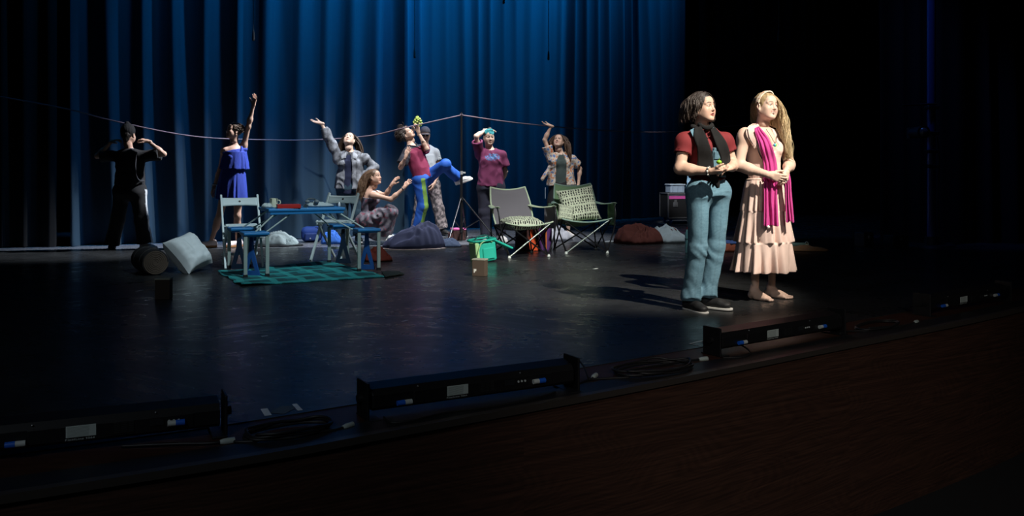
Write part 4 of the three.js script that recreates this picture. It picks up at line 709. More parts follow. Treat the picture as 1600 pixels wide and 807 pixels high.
// head in its own axes (metres, origin between the ears at eye height, +Z faces forward), then placed
function headGeo(o) {
  const L = [], S = (c, r, more) => L.push(ell(V(...c), typeof r === 'number' ? [r, r, r] : r, undefined, undefined, undefined, more)), C = (a, b, ra, rb, more) => L.push(cap(V(...a), V(...b), ra, rb, more));
  const jaw = o.jaw ?? 1;
  S([0, 0.034, -0.016], [0.0735, 0.083, 0.094]);
  S([0, -0.026, 0.018], [0.0585, 0.082, 0.066], { k: 0.035 });
  for (const q of [-1, 1]) { C([q * 0.054 * jaw, -0.045, -0.012], [q * 0.018 * jaw, -0.094, 0.052], 0.017, 0.015, { k: 0.03 }); S([q * 0.037, -0.028, 0.056], [0.023, 0.022, 0.020], { k: 0.026 }); S([q * 0.041, -0.055, 0.030], [0.022, 0.034, 0.034], { k: 0.03 }); }
  S([0, -0.096, 0.062], [0.019 * jaw, 0.015, 0.016], { k: 0.018 });
  S([0, 0.045, 0.058], [0.045, 0.03, 0.024], { k: 0.03 });                                  // forehead
  for (const q of [-1, 1]) S([q * 0.032, 0.001, 0.089], [0.0215, 0.0135, 0.017], { sub: true, k: 0.014 });   // sockets
  for (const q of [-1, 1]) C([q * 0.046, 0.019, 0.064], [q * 0.013, 0.018, 0.078], 0.0068, 0.007, { k: 0.014 });   // brow ridge
  C([0, 0.012, 0.079], [0, -0.028, 0.092], 0.0072, 0.0092, { k: 0.010 }); S([0, -0.031, 0.0935], [0.0100, 0.0080, 0.0085], { k: 0.008 });
  for (const q of [-1, 1]) { S([q * 0.0105, -0.035, 0.085], [0.0072, 0.0062, 0.0078], { k: 0.006 }); S([q * 0.0058, -0.0405, 0.088], 0.0034, { sub: true, k: 0.003 }); }
  // lids round the eyeballs
  for (const q of [-1, 1]) { S([q * 0.0315, 0.002, 0.0695], [0.0168, 0.0145, 0.0125], { k: 0.006 });
    S([q * 0.0315, (o.squint ? -0.001 : 0.0008), 0.0845], [0.0128, o.squint ? 0.0036 : 0.0047, 0.009], { sub: true, k: 0.0025 }); }
  // mouth
  const sm = o.smile ?? 0, mw = 0.0215 + 0.006 * sm, my = -0.064 + 0.003 * sm, cy = my + 0.010 * sm, op = o.open ?? 0;
  for (const q of [-1, 1]) { C([0, my + 0.004 + op * 0.3, 0.0835], [q * mw, cy + 0.001, 0.0725 - 0.003 * sm], 0.0056, 0.003, { k: 0.006 }); C([0, my - 0.006 - op * 0.7, 0.0815], [q * mw * 0.93, cy - 0.001, 0.0715 - 0.003 * sm], 0.0064, 0.003, { k: 0.006 }); }
  if (sm || op) { const g = 0.0028 + 0.0018 * sm + op * 0.5; S([0, my - 0.001 - op * 0.25, 0.088], [mw * 0.72, g, 0.012], { sub: true, k: 0.0025 }); }
  for (const q of [-1, 1]) { S([q * 0.0765, -0.004, -0.012], [0.0085, 0.030, 0.0175], { k: 0.006 }); S([q * 0.083, -0.001, -0.008], [0.005, 0.017, 0.009], { sub: true, k: 0.006 }); S([q * 0.075, -0.031, -0.006], 0.008, { k: 0.006 }); }
  C([0, -0.052, -0.022], [0, -0.125, -0.035], 0.050, 0.050, { k: 0.03 });
  const tone = o.tone, lip = o.lip ?? mixc(tone, [0.45, 0.08, 0.09], 0.6), brow = o.brow ?? [0.06, 0.035, 0.025];
  const color = toned(tone, (c, x, y, z) => {
    const ax = Math.abs(x); if (z < 0.03) return c;
    c = mixc(c, [tone[0], tone[1] * 0.62, tone[2] * 0.6], 0.35 * Math.exp(-(((ax - 0.038) / 0.02) ** 2 + ((y + 0.03) / 0.02) ** 2)));
    const cornerLift = cy - my, arch = my + cornerLift * (ax / mw) ** 2, dl = Math.abs(y - arch + 0.001 + op * 0.2);
    if (ax < mw + 0.002) { const band = 0.0105 * (1 - 0.55 * (ax / mw) ** 2) + op * 0.6; c = mixc(c, lip, 0.85 * (1 - sstep(dl, band * 0.75, band * 1.15))); if ((sm || op) && ax < mw * 0.74 && Math.abs(y - my + 0.001 + op * 0.25) < (0.0026 + 0.0016 * sm + op * 0.5) && z < 0.0845) c = o.teeth ? [0.75, 0.70, 0.64] : [0.09, 0.02, 0.02]; }
    const by = 0.0215 + 0.004 * Math.sin(clamp((ax - 0.012) / 0.036, 0, 1) * Math.PI) ; if (ax > 0.011 && ax < 0.050) c = mixc(c, brow, 0.95 * (1 - sstep(Math.abs(y - by), 0.0026, 0.0050)));
    const ex = (ax - 0.0315) / 0.0155; if (Math.abs(ex) < 1.1) { const lid = 0.0012 + 0.0062 * Math.sqrt(Math.max(0, 1 - ex * ex)); c = mixc(c, [0.05, 0.03, 0.025], 0.8 * (1 - sstep(Math.abs(y - lid), 0.0012, 0.0026)) * (Math.abs(ex) < 1.05 ? 1 : 0)); c = mixc(c, mul3(tone, 0.7), 0.3 * (1 - sstep(Math.abs(y - 0.004), 0.006, 0.014))); }
    return c;
  });
  return nets(L, { cell: o.cell ?? 0.0042, k: 0.012, color });
}
const mul3 = (c, k) => [c[0] * k, c[1] * k, c[2] * k];
function eyes(o) {                                                   // two eyeballs with iris and pupil
  return [-1, 1].map((q) => {
    const g = new THREE.SphereGeometry(0.0123, 26, 20).rotateX(Math.PI / 2), P = g.attributes.position, c = [], gaze = unit(V(...(o.gaze ?? [0, 0, 1])));
    for (let i = 0; i < P.count; i++) { const d = unit(V(P.getX(i), P.getY(i), P.getZ(i))).dot(gaze); c.push(...(d > 0.94 ? [0.01, 0.01, 0.01] : d > 0.80 ? (o.iris ?? [0.09, 0.06, 0.04]) : [0.50, 0.46, 0.43])); }
    g.setAttribute('color', new THREE.Float32BufferAttribute(c, 3)); return ready(g.translate(q * 0.0315, 0.0012, 0.0708));
  });
}
function handGeo(side, o = {}) {                                     // own axes: wrist at origin, +Y along the fingers, +Z out of the palm
  const q = side === 'R' ? 1 : -1, L = [], tone = o.tone, curl = o.curl ?? 0.25, spread = o.spread ?? 0.08, bx = [0.028, 0.0095, -0.009, -0.026], by = [0.086, 0.090, 0.086, 0.077], len = [0.070, 0.079, 0.073, 0.057], rr = [0.0092, 0.0095, 0.0090, 0.0080];
  for (let i = 0; i < 4; i++) {
    L.push(cap(V(q * bx[i] * 0.62, 0.004, 0), V(q * bx[i], by[i], 0), 0.0155, 0.0115, { k: 0.014 }));
    let a = (Array.isArray(curl) ? curl[i] : curl), p = V(q * bx[i], by[i], 0), b = a * 0.9; const sp = (1.5 - i) * spread;
    for (let k = 0; k < 3; k++) { const l = len[i] * [0.46, 0.30, 0.24][k], d = V(q * Math.sin(sp) * Math.cos(b), Math.cos(sp) * Math.cos(b), Math.sin(b)), e = add(p, mul(d, l)); L.push(cap(p, e, rr[i] * (1 - 0.10 * k), rr[i] * (1 - 0.10 * (k + 1)), { k: 0.004 })); p = e; b += a * (k ? 0.8 : 1.15); }
  }
  L.push(cap(V(0, -0.03, 0), V(0, 0.02, 0), 0.0245, 0.022, { k: 0.016 }));
  const th = o.thumb ?? 0.6; let p = V(q * 0.017, 0.024, 0.006), d = unit(V(q * (0.45 + 0.7 * th), 0.75, 0.25 + 0.3 * (1 - th)));
  L.push(ell(V(q * 0.02, 0.035, 0.010), [0.016, 0.027, 0.014], undefined, undefined, undefined, { k: 0.014 }));
  let e = add(p, mul(d, 0.044)); L.push(cap(p, e, 0.0145, 0.0112, { k: 0.012 })); p = e; d = unit(add(d, V(-q * 0.15, 0.45, 0.12)));
  e = add(p, mul(d, 0.031)); L.push(cap(p, e, 0.0108, 0.0096, { k: 0.005 })); p = e; d = unit(add(d, V(-q * 0.12, 0.25, 0.05))); e = add(p, mul(d, 0.022)); L.push(cap(p, e, 0.0096, 0.0078, { k: 0.004 }));
  const nails = (c, x, y, z) => c;
  return nets(L, { cell: o.cell ?? 0.0042, k: 0.006, color: toned(tone, (c, x, y, z) => y > 0.13 ? mixc(c, [tone[0], tone[1] * 0.75, tone[2] * 0.72], 0.3) : nails(c)) });
}
function place(g, origin, Y, Z, k = 1) { const y = unit(Y), z = unit(sub(Z, mul(y, Z.dot(y)))), x = cross(y, z); return g.applyMatrix4(basis(mul(x, k), mul(y, k), mul(z, k), origin)); }
// shoes: own axes, ankle above the origin, +Z towards the toes
function shoeParts(parent, base, ankle, toe, up, upper, sole, laces, k = 1) {
  const Z = unit(toe), X = unit(cross(up, Z)), Y = cross(Z, X), m = basis(mul(X, k), mul(Y, k), mul(Z, k), sub(add(ankle, mul(Y, -0.085 * k)), base));
  shoeParts.u ??= nets([cap(V(0, 0.045, -0.035), V(0, 0.042, 0.10), 0.043, 0.041), ell(V(0.004, 0.034, 0.145), [0.044, 0.030, 0.055]), cap(V(0, 0.05, -0.03), V(0, 0.098, -0.022), 0.040, 0.040, { flatB: true }), ell(V(0, 0.105, -0.02), [0.032, 0.02, 0.032], undefined, undefined, undefined, { sub: true, k: 0.006 }), cutBelow(V(0, 0.014, 0), Y0)], { cell: 0.0075, k: 0.03 });
  if (!shoeParts.s) { const s = new THREE.Shape(); s.moveTo(0, 0.075); s.bezierCurveTo(0.05, 0.075, 0.042, 0.02, 0.038, -0.02); s.bezierCurveTo(0.042, -0.10, 0.062, -0.21, 0.004, -0.207); s.bezierCurveTo(-0.05, -0.205, -0.046, -0.11, -0.038, -0.02); s.bezierCurveTo(-0.042, 0.02, -0.05, 0.075, 0, 0.075); shoeParts.s = new THREE.ExtrudeGeometry(s, { depth: 0.02, bevelEnabled: true, bevelSize: 0.004, bevelThickness: 0.004, bevelSegments: 2, curveSegments: 14 }).rotateX(-Math.PI / 2).translate(0, 0.004, 0);
    shoeParts.l = join([0.055, 0.078, 0.10].map((z) => tube(smooth([V(-0.026, 0.071 - (z - 0.055) * 0.25, z), V(0, 0.083 - (z - 0.055) * 0.3, z + 0.006), V(0.026, 0.071 - (z - 0.055) * 0.25, z)], 8), 0.0045, 6))); }
  const a = part('shoe', shoeParts.u, upper, parent); a.applyMatrix4(m);
  const so = part('sole', shoeParts.s, sole, a); if (upper === blackShoe) so.scale.set(0.99, 0.55, 0.99); if (laces) part('laces', shoeParts.l, laces, a);
  return a;
}
// hair: many tapered locks that leave the scalp and fall, kept out of head and body
function locks(M, o) {
  const r = rng(o.seed), inv = M.clone().invert(), out = [], sc = V(0, 0.036, -0.014), R = [0.077 * (o.puff ?? 1), 0.088 * (o.puff ?? 1), 0.098 * (o.puff ?? 1)], tl = V(), nrm = new THREE.Matrix3().setFromMatrix4(M);
  const dirW = (v) => v.clone().applyMatrix3(nrm).normalize();
  for (let i = 0, tries = 0; i < o.n && tries < o.n * 30; tries++) {
    const u = r() * 2 - 1, a = r() * 2 * Math.PI, h = Math.sqrt(1 - u * u), d = V(h * Math.cos(a), u, h * Math.sin(a));
    if (!o.accept(d)) continue; i++;
    let p = V(d.x * R[0], d.y * R[1], d.z * R[2]).add(sc).applyMatrix4(M);
    let dir = dirW(add(V(...o.flow(d)), V((r() - 0.5) * 0.35, (r() - 0.5) * 0.3, (r() - 0.5) * 0.35)));
    const len = (typeof o.len === 'function' ? o.len(d) : o.len) * (0.8 + 0.4 * r()), ns = o.steps ?? 14, st = len / ns, pts = [p.clone()], ph = r() * 6.28, wf = (o.waveFreq ?? 22) * (0.8 + 0.4 * r());
    const side = unit(cross(dir, add(Y0, V(0.01, 0, 0.02))));
    for (let s = 0; s < ns; s++) {
      const t = s / ns, g = (o.gravity ?? 0.35) * (0.4 + t);
      dir = unit(add(dir, V(0, -g, 0), o.pull ? mul(o.pull, 0.25) : V()));
      const w = (o.wave ?? 0.3) * Math.min(1, t * 2.5), f = ph + s * st * wf;
      p = add(p, mul(unit(add(dir, mul(side, Math.sin(f) * w), V(Math.cos(f * 0.9 + 1) * w * 0.7, 0, Math.sin(f * 1.1 + 2) * w * 0.7))), st));
      tl.copy(p).applyMatrix4(inv);                                   // keep out of skull, face and neck
      for (const [c, e] of [[sc, R], [V(0, -0.03, 0.012), [0.068, 0.092, 0.080]]]) { const q = V((tl.x - c.x) / e[0], (tl.y - c.y) / e[1], (tl.z - c.z) / e[2]), k = q.length(); if (k < 1) { q.multiplyScalar(1 / Math.max(k, 0.2)); tl.set(q.x * e[0] + c.x, q.y * e[1] + c.y, q.z * e[2] + c.z); } }
      if (o.clearFace !== false && tl.z > 0.03 && tl.y > -0.14 && tl.y < 0.062 && Math.abs(tl.x) < (o.faceHalf ?? 0.058)) tl.x = Math.sign(tl.x || 1) * (o.faceHalf ?? 0.058);
      p = tl.clone().applyMatrix4(M);
      if (o.body) for (let it = 0; it < 2; it++) { const m = o.off ?? 0.012, d0 = fieldAt(o.body, p.x, p.y, p.z) - m; if (d0 < 0) { const e = 0.006, gx = V(fieldAt(o.body, p.x + e, p.y, p.z) - d0 - m, fieldAt(o.body, p.x, p.y + e, p.z) - d0 - m, fieldAt(o.body, p.x, p.y, p.z + e) - d0 - m).normalize(); p = add(p, mul(gx, -d0)); } }
      pts.push(p.clone());
    }
    const k = 0.7 + 0.6 * r(), c0 = mul3(o.color, k), c1 = o.tip ? mul3(o.tip, k) : c0, th = (o.thick ?? 0.006) * (0.7 + 0.6 * r());
    out.push(tube(pts, (t) => th * (t < 0.08 ? 0.7 : 1) * (1 - 0.75 * Math.max(0, t - 0.55) / 0.45), 5, (t) => mixc(c0, c1, t), 0.6));
  }
  return out;
}
function scalp(M, color, o = {}) {                                   // the mass of hair lying on the skull
  const L = [ell(V(0, 0.037, -0.018), [0.0785 * (o.k ?? 1), 0.0885 * (o.k ?? 1), 0.0985 * (o.k ?? 1)])];
  if (o.nape !== false) L.push(cap(V(0, -0.01, -0.075), V(0, -0.055, -0.066), 0.052, 0.04, { k: 0.03 }));
  L.push(ell(V(0, o.low ?? -0.022, 0.092), [0.066, o.fh ?? 0.096, 0.085], undefined, undefined, undefined, { sub: true, k: 0.012 }));
  if (!o.overEars) for (const q of [-1, 1]) L.push(ell(V(q * 0.085, -0.02, 0.0), [0.028, 0.042, 0.035], undefined, undefined, undefined, { sub: true, k: 0.012 }));
  for (const e of o.extra ?? []) L.push(e);
  return nets(L, { cell: 0.006, k: 0.02, color: (x, y, z) => mul3(color, 0.8 + 0.5 * noise(x * 60, y * 14, z * 14)), wrinkle: (x, y, z) => 0.003 * noise(x * 90, y * 25, z * 25) + 0.004 * noise(x * 25, y * 25, z * 25) }).applyMatrix4(M);
}
function person(label, baseP, J, o) {
  rig(J);
  const t = thing('person', baseP, label, 'person'), neg = mul(baseP, -1), tone = o.tone, s = J.s;
  const hf = frame(J.headF, J.headU ?? Y0), hs = (o.headScale ?? 1) * s, M = basis(mul(hf.X, hs), mul(hf.Y, hs), mul(hf.Z, hs), J.headC);
  const prims = [...torso(J), ...armBones(J, 'R'), ...armBones(J, 'L'), ...legBones(J, 'R'), ...legBones(J, 'L')];
  const hb = V(0, -0.075, -0.030).applyMatrix4(M);
  prims.push(cap(P0(J, J.neck, 0, -0.03, -0.012), hb, 0.056 * s, 0.049 * s));
  for (const q of o.bare ?? []) prims.push(...q);
  const bodyC = toned(tone);
  const geos = [nets(prims, { cell: o.cell ?? 0.012, k: 0.03, color: bodyC }), headGeo({ cell: o.headCell, tone, ...o.face }).applyMatrix4(M)];
  for (const q of ['R', 'L']) { const h = J['hand' + q]; geos.push(place(handGeo(q, { tone, cell: o.handCell, ...h }), add(J['w' + q], mul(unit(h.dir), 0.004)), h.dir, h.palm, (o.handScale ?? 0.95) * s)); }
  for (const g of o.feet ?? []) geos.push(g);
  part('body', moved(join(geos), neg), skinMat, t);
  for (const e of eyes(o.face)) part('eye', moved(e.applyMatrix4(M), neg), eyeMat, t);
  return { t, M, prims, neg, put: (name, geo, m, label) => part(name, moved(geo, neg), m, t, label), J };
}
// clothes
function shirt(J, o = {}) {
  const t = o.t ?? 0.016, s = J.s, c = J.chest, L = torso(J, t, { noHips: !o.hips }), hem = o.hem ?? 0.14, w = J.w;
  const low = P0(J, J.pel, 0, -hem, 0), X = c.X;
  L.push(col(mix(J.pel, J.neck, 0.72), low, X, [0.142 * w * s + t, 0.105 * w * s + t], [(o.hw ?? 0.165) * w * s + t, (o.hd ?? 0.125) * w * s + t], { k: 0.03, fold: { n: 7, amp: o.drape ?? 0.035, pow: 1.4, ph: o.ph ?? 0 } }));
  for (const q of o.sleeves ?? ['R', 'L']) {
    const sh = J['s' + q], e = J['e' + q], wr = J['w' + q], f = o.sleeve ?? 0.62;
    L.push(ell(mix(sh, e, 0.13), [0.054 * s * (J.arm ?? 0.86) + 0.014, 0.054 * s * (J.arm ?? 0.86) + 0.014, 0.054 * s * (J.arm ?? 0.86) + 0.014], undefined, undefined, undefined, { k: 0.02 }));
    if (f <= 1) { const b = mix(sh, e, f); L.push(cap(add(sh, mul(c.Y, -0.012)), b, 0.053 * s + t * 0.6, (o.cuff ?? 0.064) * s, { flatB: true, k: 0.02 })); }
    else { const b = mix(e, wr, f - 1); L.push(cap(sh, e, 0.066 * s, 0.058 * s, { k: 0.02 }), cap(e, b, 0.057 * s, (o.cuff ?? 0.044) * s, { flatB: true, k: 0.02 })); }
  }
  for (const p of o.more ?? []) L.push(p);
  L.push(cap(P0(J, J.neck, 0, -0.035, 0.02), P0(J, J.neck, 0, 0.12, 0.015), 0.062 * s, 0.075 * s, { sub: true, k: 0.008 }));
  if (o.vneck) L.push(ell(P0(J, J.neck, 0, -0.05, 0.12), [o.vneck[0], o.vneck[1], 0.09], c.X, c.Y, c.Z, { sub: true, k: 0.01 }));
  L.push(col(P0(J, J.pel, 0, -hem + 0.05, 0), P0(J, J.pel, 0, -hem - 0.02, 0), X, [((o.hw ?? 0.165) * w * s + t) * 0.83, ((o.hd ?? 0.125) * w * s + t) * 0.83], [((o.hw ?? 0.165) * w * s + t) * 0.85, ((o.hd ?? 0.125) * w * s + t) * 0.85], { sub: true, k: 0.004 }));
  for (const q of o.sleeves ?? ['R', 'L']) { const f = o.sleeve ?? 0.62; if (f <= 1) { const b = mix(J['s' + q], J['e' + q], f), a = mix(J['s' + q], J['e' + q], f - 0.14), e2 = mix(J['s' + q], J['e' + q], f + 0.05); L.push(cap(a, e2, 0.050 * s, 0.056 * s, { sub: true, k: 0.003 })); } }
  for (const p of o.cut ?? []) L.push(p);
  return nets(L, { cell: o.cell ?? 0.011, k: o.k ?? 0.03, color: o.color ?? null, wrinkle: o.wrinkle ?? folds(o.amp ?? 0.008, 5, 4, 5, o.seed ?? 1) });
}
function trousers(J, o = {}) {
  const t = o.t ?? 0.014, s = J.s, w = J.w, L = [], c = J.hip;
  L.push(cap(mix(J.hR, J.hL, 0.1), mix(J.hR, J.hL, 0.9), (o.hipR ?? 0.112) * w * s + t, (o.hipR ?? 0.112) * w * s + t));
  L.push(col(P0(J, J.pel, 0, -0.06, 0, c), P0(J, J.pel, 0, o.waist ?? 0.09, 0.004, J.chest), c.X, [0.17 * w * s + t, 0.125 * w * s + t], [0.135 * w * s + t, 0.10 * w * s + t], { k: 0.04 }));
  for (const q of [-1, 1]) L.push(ell(P0(J, J.pel, q * 0.07, -0.05, -0.05, c), [0.088 * w * s + t, 0.1 * s + t, 0.085 * s + t], c.X, c.Y, c.Z));
  for (const q of ['R', 'L']) {
    const h = J['h' + q], n = J['k' + q], a = J['a' + q], r = o.r ?? [0.095, 0.075, 0.078], to = o.to ?? 1.0, X = c.X;
    if (to > 0.55) { const e = mix(n, a, (to - 0.5) / 0.5); L.push(cap(h, n, r[0] * s + t * 0.5, r[1] * s), col(mix(h, n, 0.9), e, X, [r[1] * s, r[1] * s], [r[2] * s, r[2] * s], { k: 0.02, fold: { n: 5, amp: 0.03, pow: 1 } })); L.push(ell(n, [r[1] * s, r[1] * s, r[1] * s])); L.push(col(mix(n, e, 0.9), add(e, mul(sub(e, n), 0.06)), X, [r[2] * 0.86 * s, r[2] * 0.86 * s], [r[2] * 0.9 * s, r[2] * 0.9 * s], { sub: true, k: 0.004 })); }
    else { const e = mix(h, n, to / 0.5); L.push(col(h, e, X, [r[0] * s + t * 0.5, r[0] * s + t * 0.5], [r[1] * s, r[1] * s], { k: 0.03 })); L.push(cap(mix(h, e, 0.8), add(e, mul(sub(e, h), 0.1)), r[1] * 0.88 * s, r[1] * 0.9 * s, { sub: true, k: 0.004 })); }
  }
  for (const p of o.more ?? []) L.push(p);
  return nets(L, { cell: o.cell ?? 0.012, k: 0.03, color: o.color ?? null, wrinkle: o.wrinkle ?? folds(o.amp ?? 0.009, 4, 3, 4, o.seed ?? 3) });
}
// point on the visible side of a distance field, found from the photographed point
function onto(prims, px, py, d0, off = 0.01, d1 = 1.2) {
  const dir = unit(sub(at(px, py, d0), SURVEY)); let t = at(px, py, d0 - d1 / 2).distanceTo(SURVEY), end = t + d1;
  for (let i = 0; i < 60; i++) { const p = add(SURVEY, mul(dir, t)), d = fieldAt(prims, p.x, p.y, p.z) - off; if (d < 0.001) return p; t += Math.max(d * 0.9, 0.002); if (t > end) break; }
  return null;
}
// a band of cloth lying on a body along photographed points [px, py, half width in px]
function band(prims, line, d0, off, thick, n = 40, m = 8, color = null, pleat = 0) {
  const c = new THREE.CatmullRomCurve3(line.map(([x, y, w]) => V(x, y, w))), P = c.getPoints(n); let last = d0;
  const rows = P.map((q, i) => { const a = P[Math.max(0, i - 1)], b = P[Math.min(n, i + 1)], tx = b.x - a.x, ty = b.y - a.y, l = Math.hypot(tx, ty) || 1, nx = -ty / l, ny = tx / l;
    const row = []; for (let k = 0; k <= m; k++) { const w = (k / m * 2 - 1) * q.z; row.push([q.x + nx * w, q.y + ny * w]); } return row; });
  const depth = rows.map((row) => row.map(([x, y]) => { const p = onto(prims, x, y, d0, off); return p ? -p.z : null; }));
  for (let i = 0; i <= n; i++) { const ok = depth[i].filter((v) => v !== null), mean = ok.length ? ok.reduce((a, b) => a + b) / ok.length : last; last = mean; depth[i] = depth[i].map((v) => v ?? mean); }
  return slab((u, v) => { const i = Math.round(v * n), k = Math.round(u * m); let s = 0, c2 = 0; for (let di = -2; di <= 2; di++) { const j = clamp(i + di, 0, n); s += depth[j][k]; c2++; } return at(...rows[i][k], s / c2 - pleat * (0.5 + 0.5 * Math.sin(u * 19 + 2.5 * noise(v * 2.5, u * 2, 7)))); }, m, n, thick, color, [1, 3]);
}
const STEEL = mat([0.55, 0.56, 0.58], 0.35, { metalness: 0.9 });

// ---------------------------------------------------------------- people
const joints = (D, o) => { const J = {}; for (const [k, v] of Object.entries(o)) J[k] = Array.isArray(v) && ['pel', 'neck', 'headC', 'sR', 'sL', 'eR', 'eL', 'wR', 'wL', 'hR', 'hL', 'kR', 'kL', 'aR', 'aL'].includes(k) ? at(v[0], v[1], D + (v[2] ?? 0)) : v; return J; };
const groundAt = (p, y = 0.004) => V(p.x, y, p.z);
const legAxis = (J, q, y) => { const h = J['h' + q], k = J['k' + q], a = J['a' + q]; return y > k.y ? mix(k, h, clamp((y - k.y) / (h.y - k.y), 0, 1)) : mix(a, k, clamp((y - a.y) / (k.y - a.y), 0, 1)); };
const whiteShoe = mat('#d8d4d2', 0.6), soleWhite = mat('#e6e4de', 0.6), soleGum = mat('#b07a4a', 0.7), blackShoe = mat([0.012, 0.012, 0.013], 0.6), lacesWhite = mat('#eceae6', 0.8);
// a gathered skirt hanging from a waist ring
function skirtGeo(top, bottom, X, r0, r1, o = {}) {
  const D = sub(bottom, top), T = unit(D), Xn = unit(sub(X, mul(T, X.dot(T)))), Zn = cross(Xn, T).multiplyScalar(-1), sd = o.seed ?? 1, n = o.n ?? 20, tiers = o.tiers ?? [0, 1];
  return slab((u, v) => {
    const th = u * 2 * Math.PI, c = Math.cos(th), s = Math.sin(th); let k = 0; while (k < tiers.length - 2 && v > tiers[k + 1]) k++;
    const w = clamp((v - tiers[k]) / (tiers[k + 1] - tiers[k]), 0, 1), grow = Math.pow(w, 0.55), lump = v < 0.001 ? 0 : (o.bump ?? 0) * Math.exp(-w * 9) * (k > 0 ? 1 : 0.3);
    const f = Math.sin(th * n + 2.2 * noise(c * 2 + sd, s * 2, k * 3.7) + 5 * noise(c * 1.1, s * 1.1 + sd, k)) * (0.6 + 0.7 * noise(c * 3 + sd, s * 3, k + v)), big = noise(c * 1.8 + sd, s * 1.8, v * 0.7 + 4), fine = noise(c * 9 + sd, s * 9, v * 5);
    const m = 1 + (o.amp ?? 0.05) * grow * f * (0.4 + 0.6 * v) + (o.big ?? 0.10) * v * big + 0.012 * fine * grow + lump, pr = Math.pow(v, o.pow ?? 0.85);
    return add(top, mul(D, v), mul(Xn, c * lerp(r0[0], r1[0], pr) * m), mul(Zn, s * lerp(r0[1], r1[1], pr) * m), mul(T, v > 0.98 ? 0.012 * noise(c * 4, s * 4, sd) : 0));
  }, o.nu ?? 260, o.nv ?? 60, 0.005, o.color ?? null, [3, 2]);
}

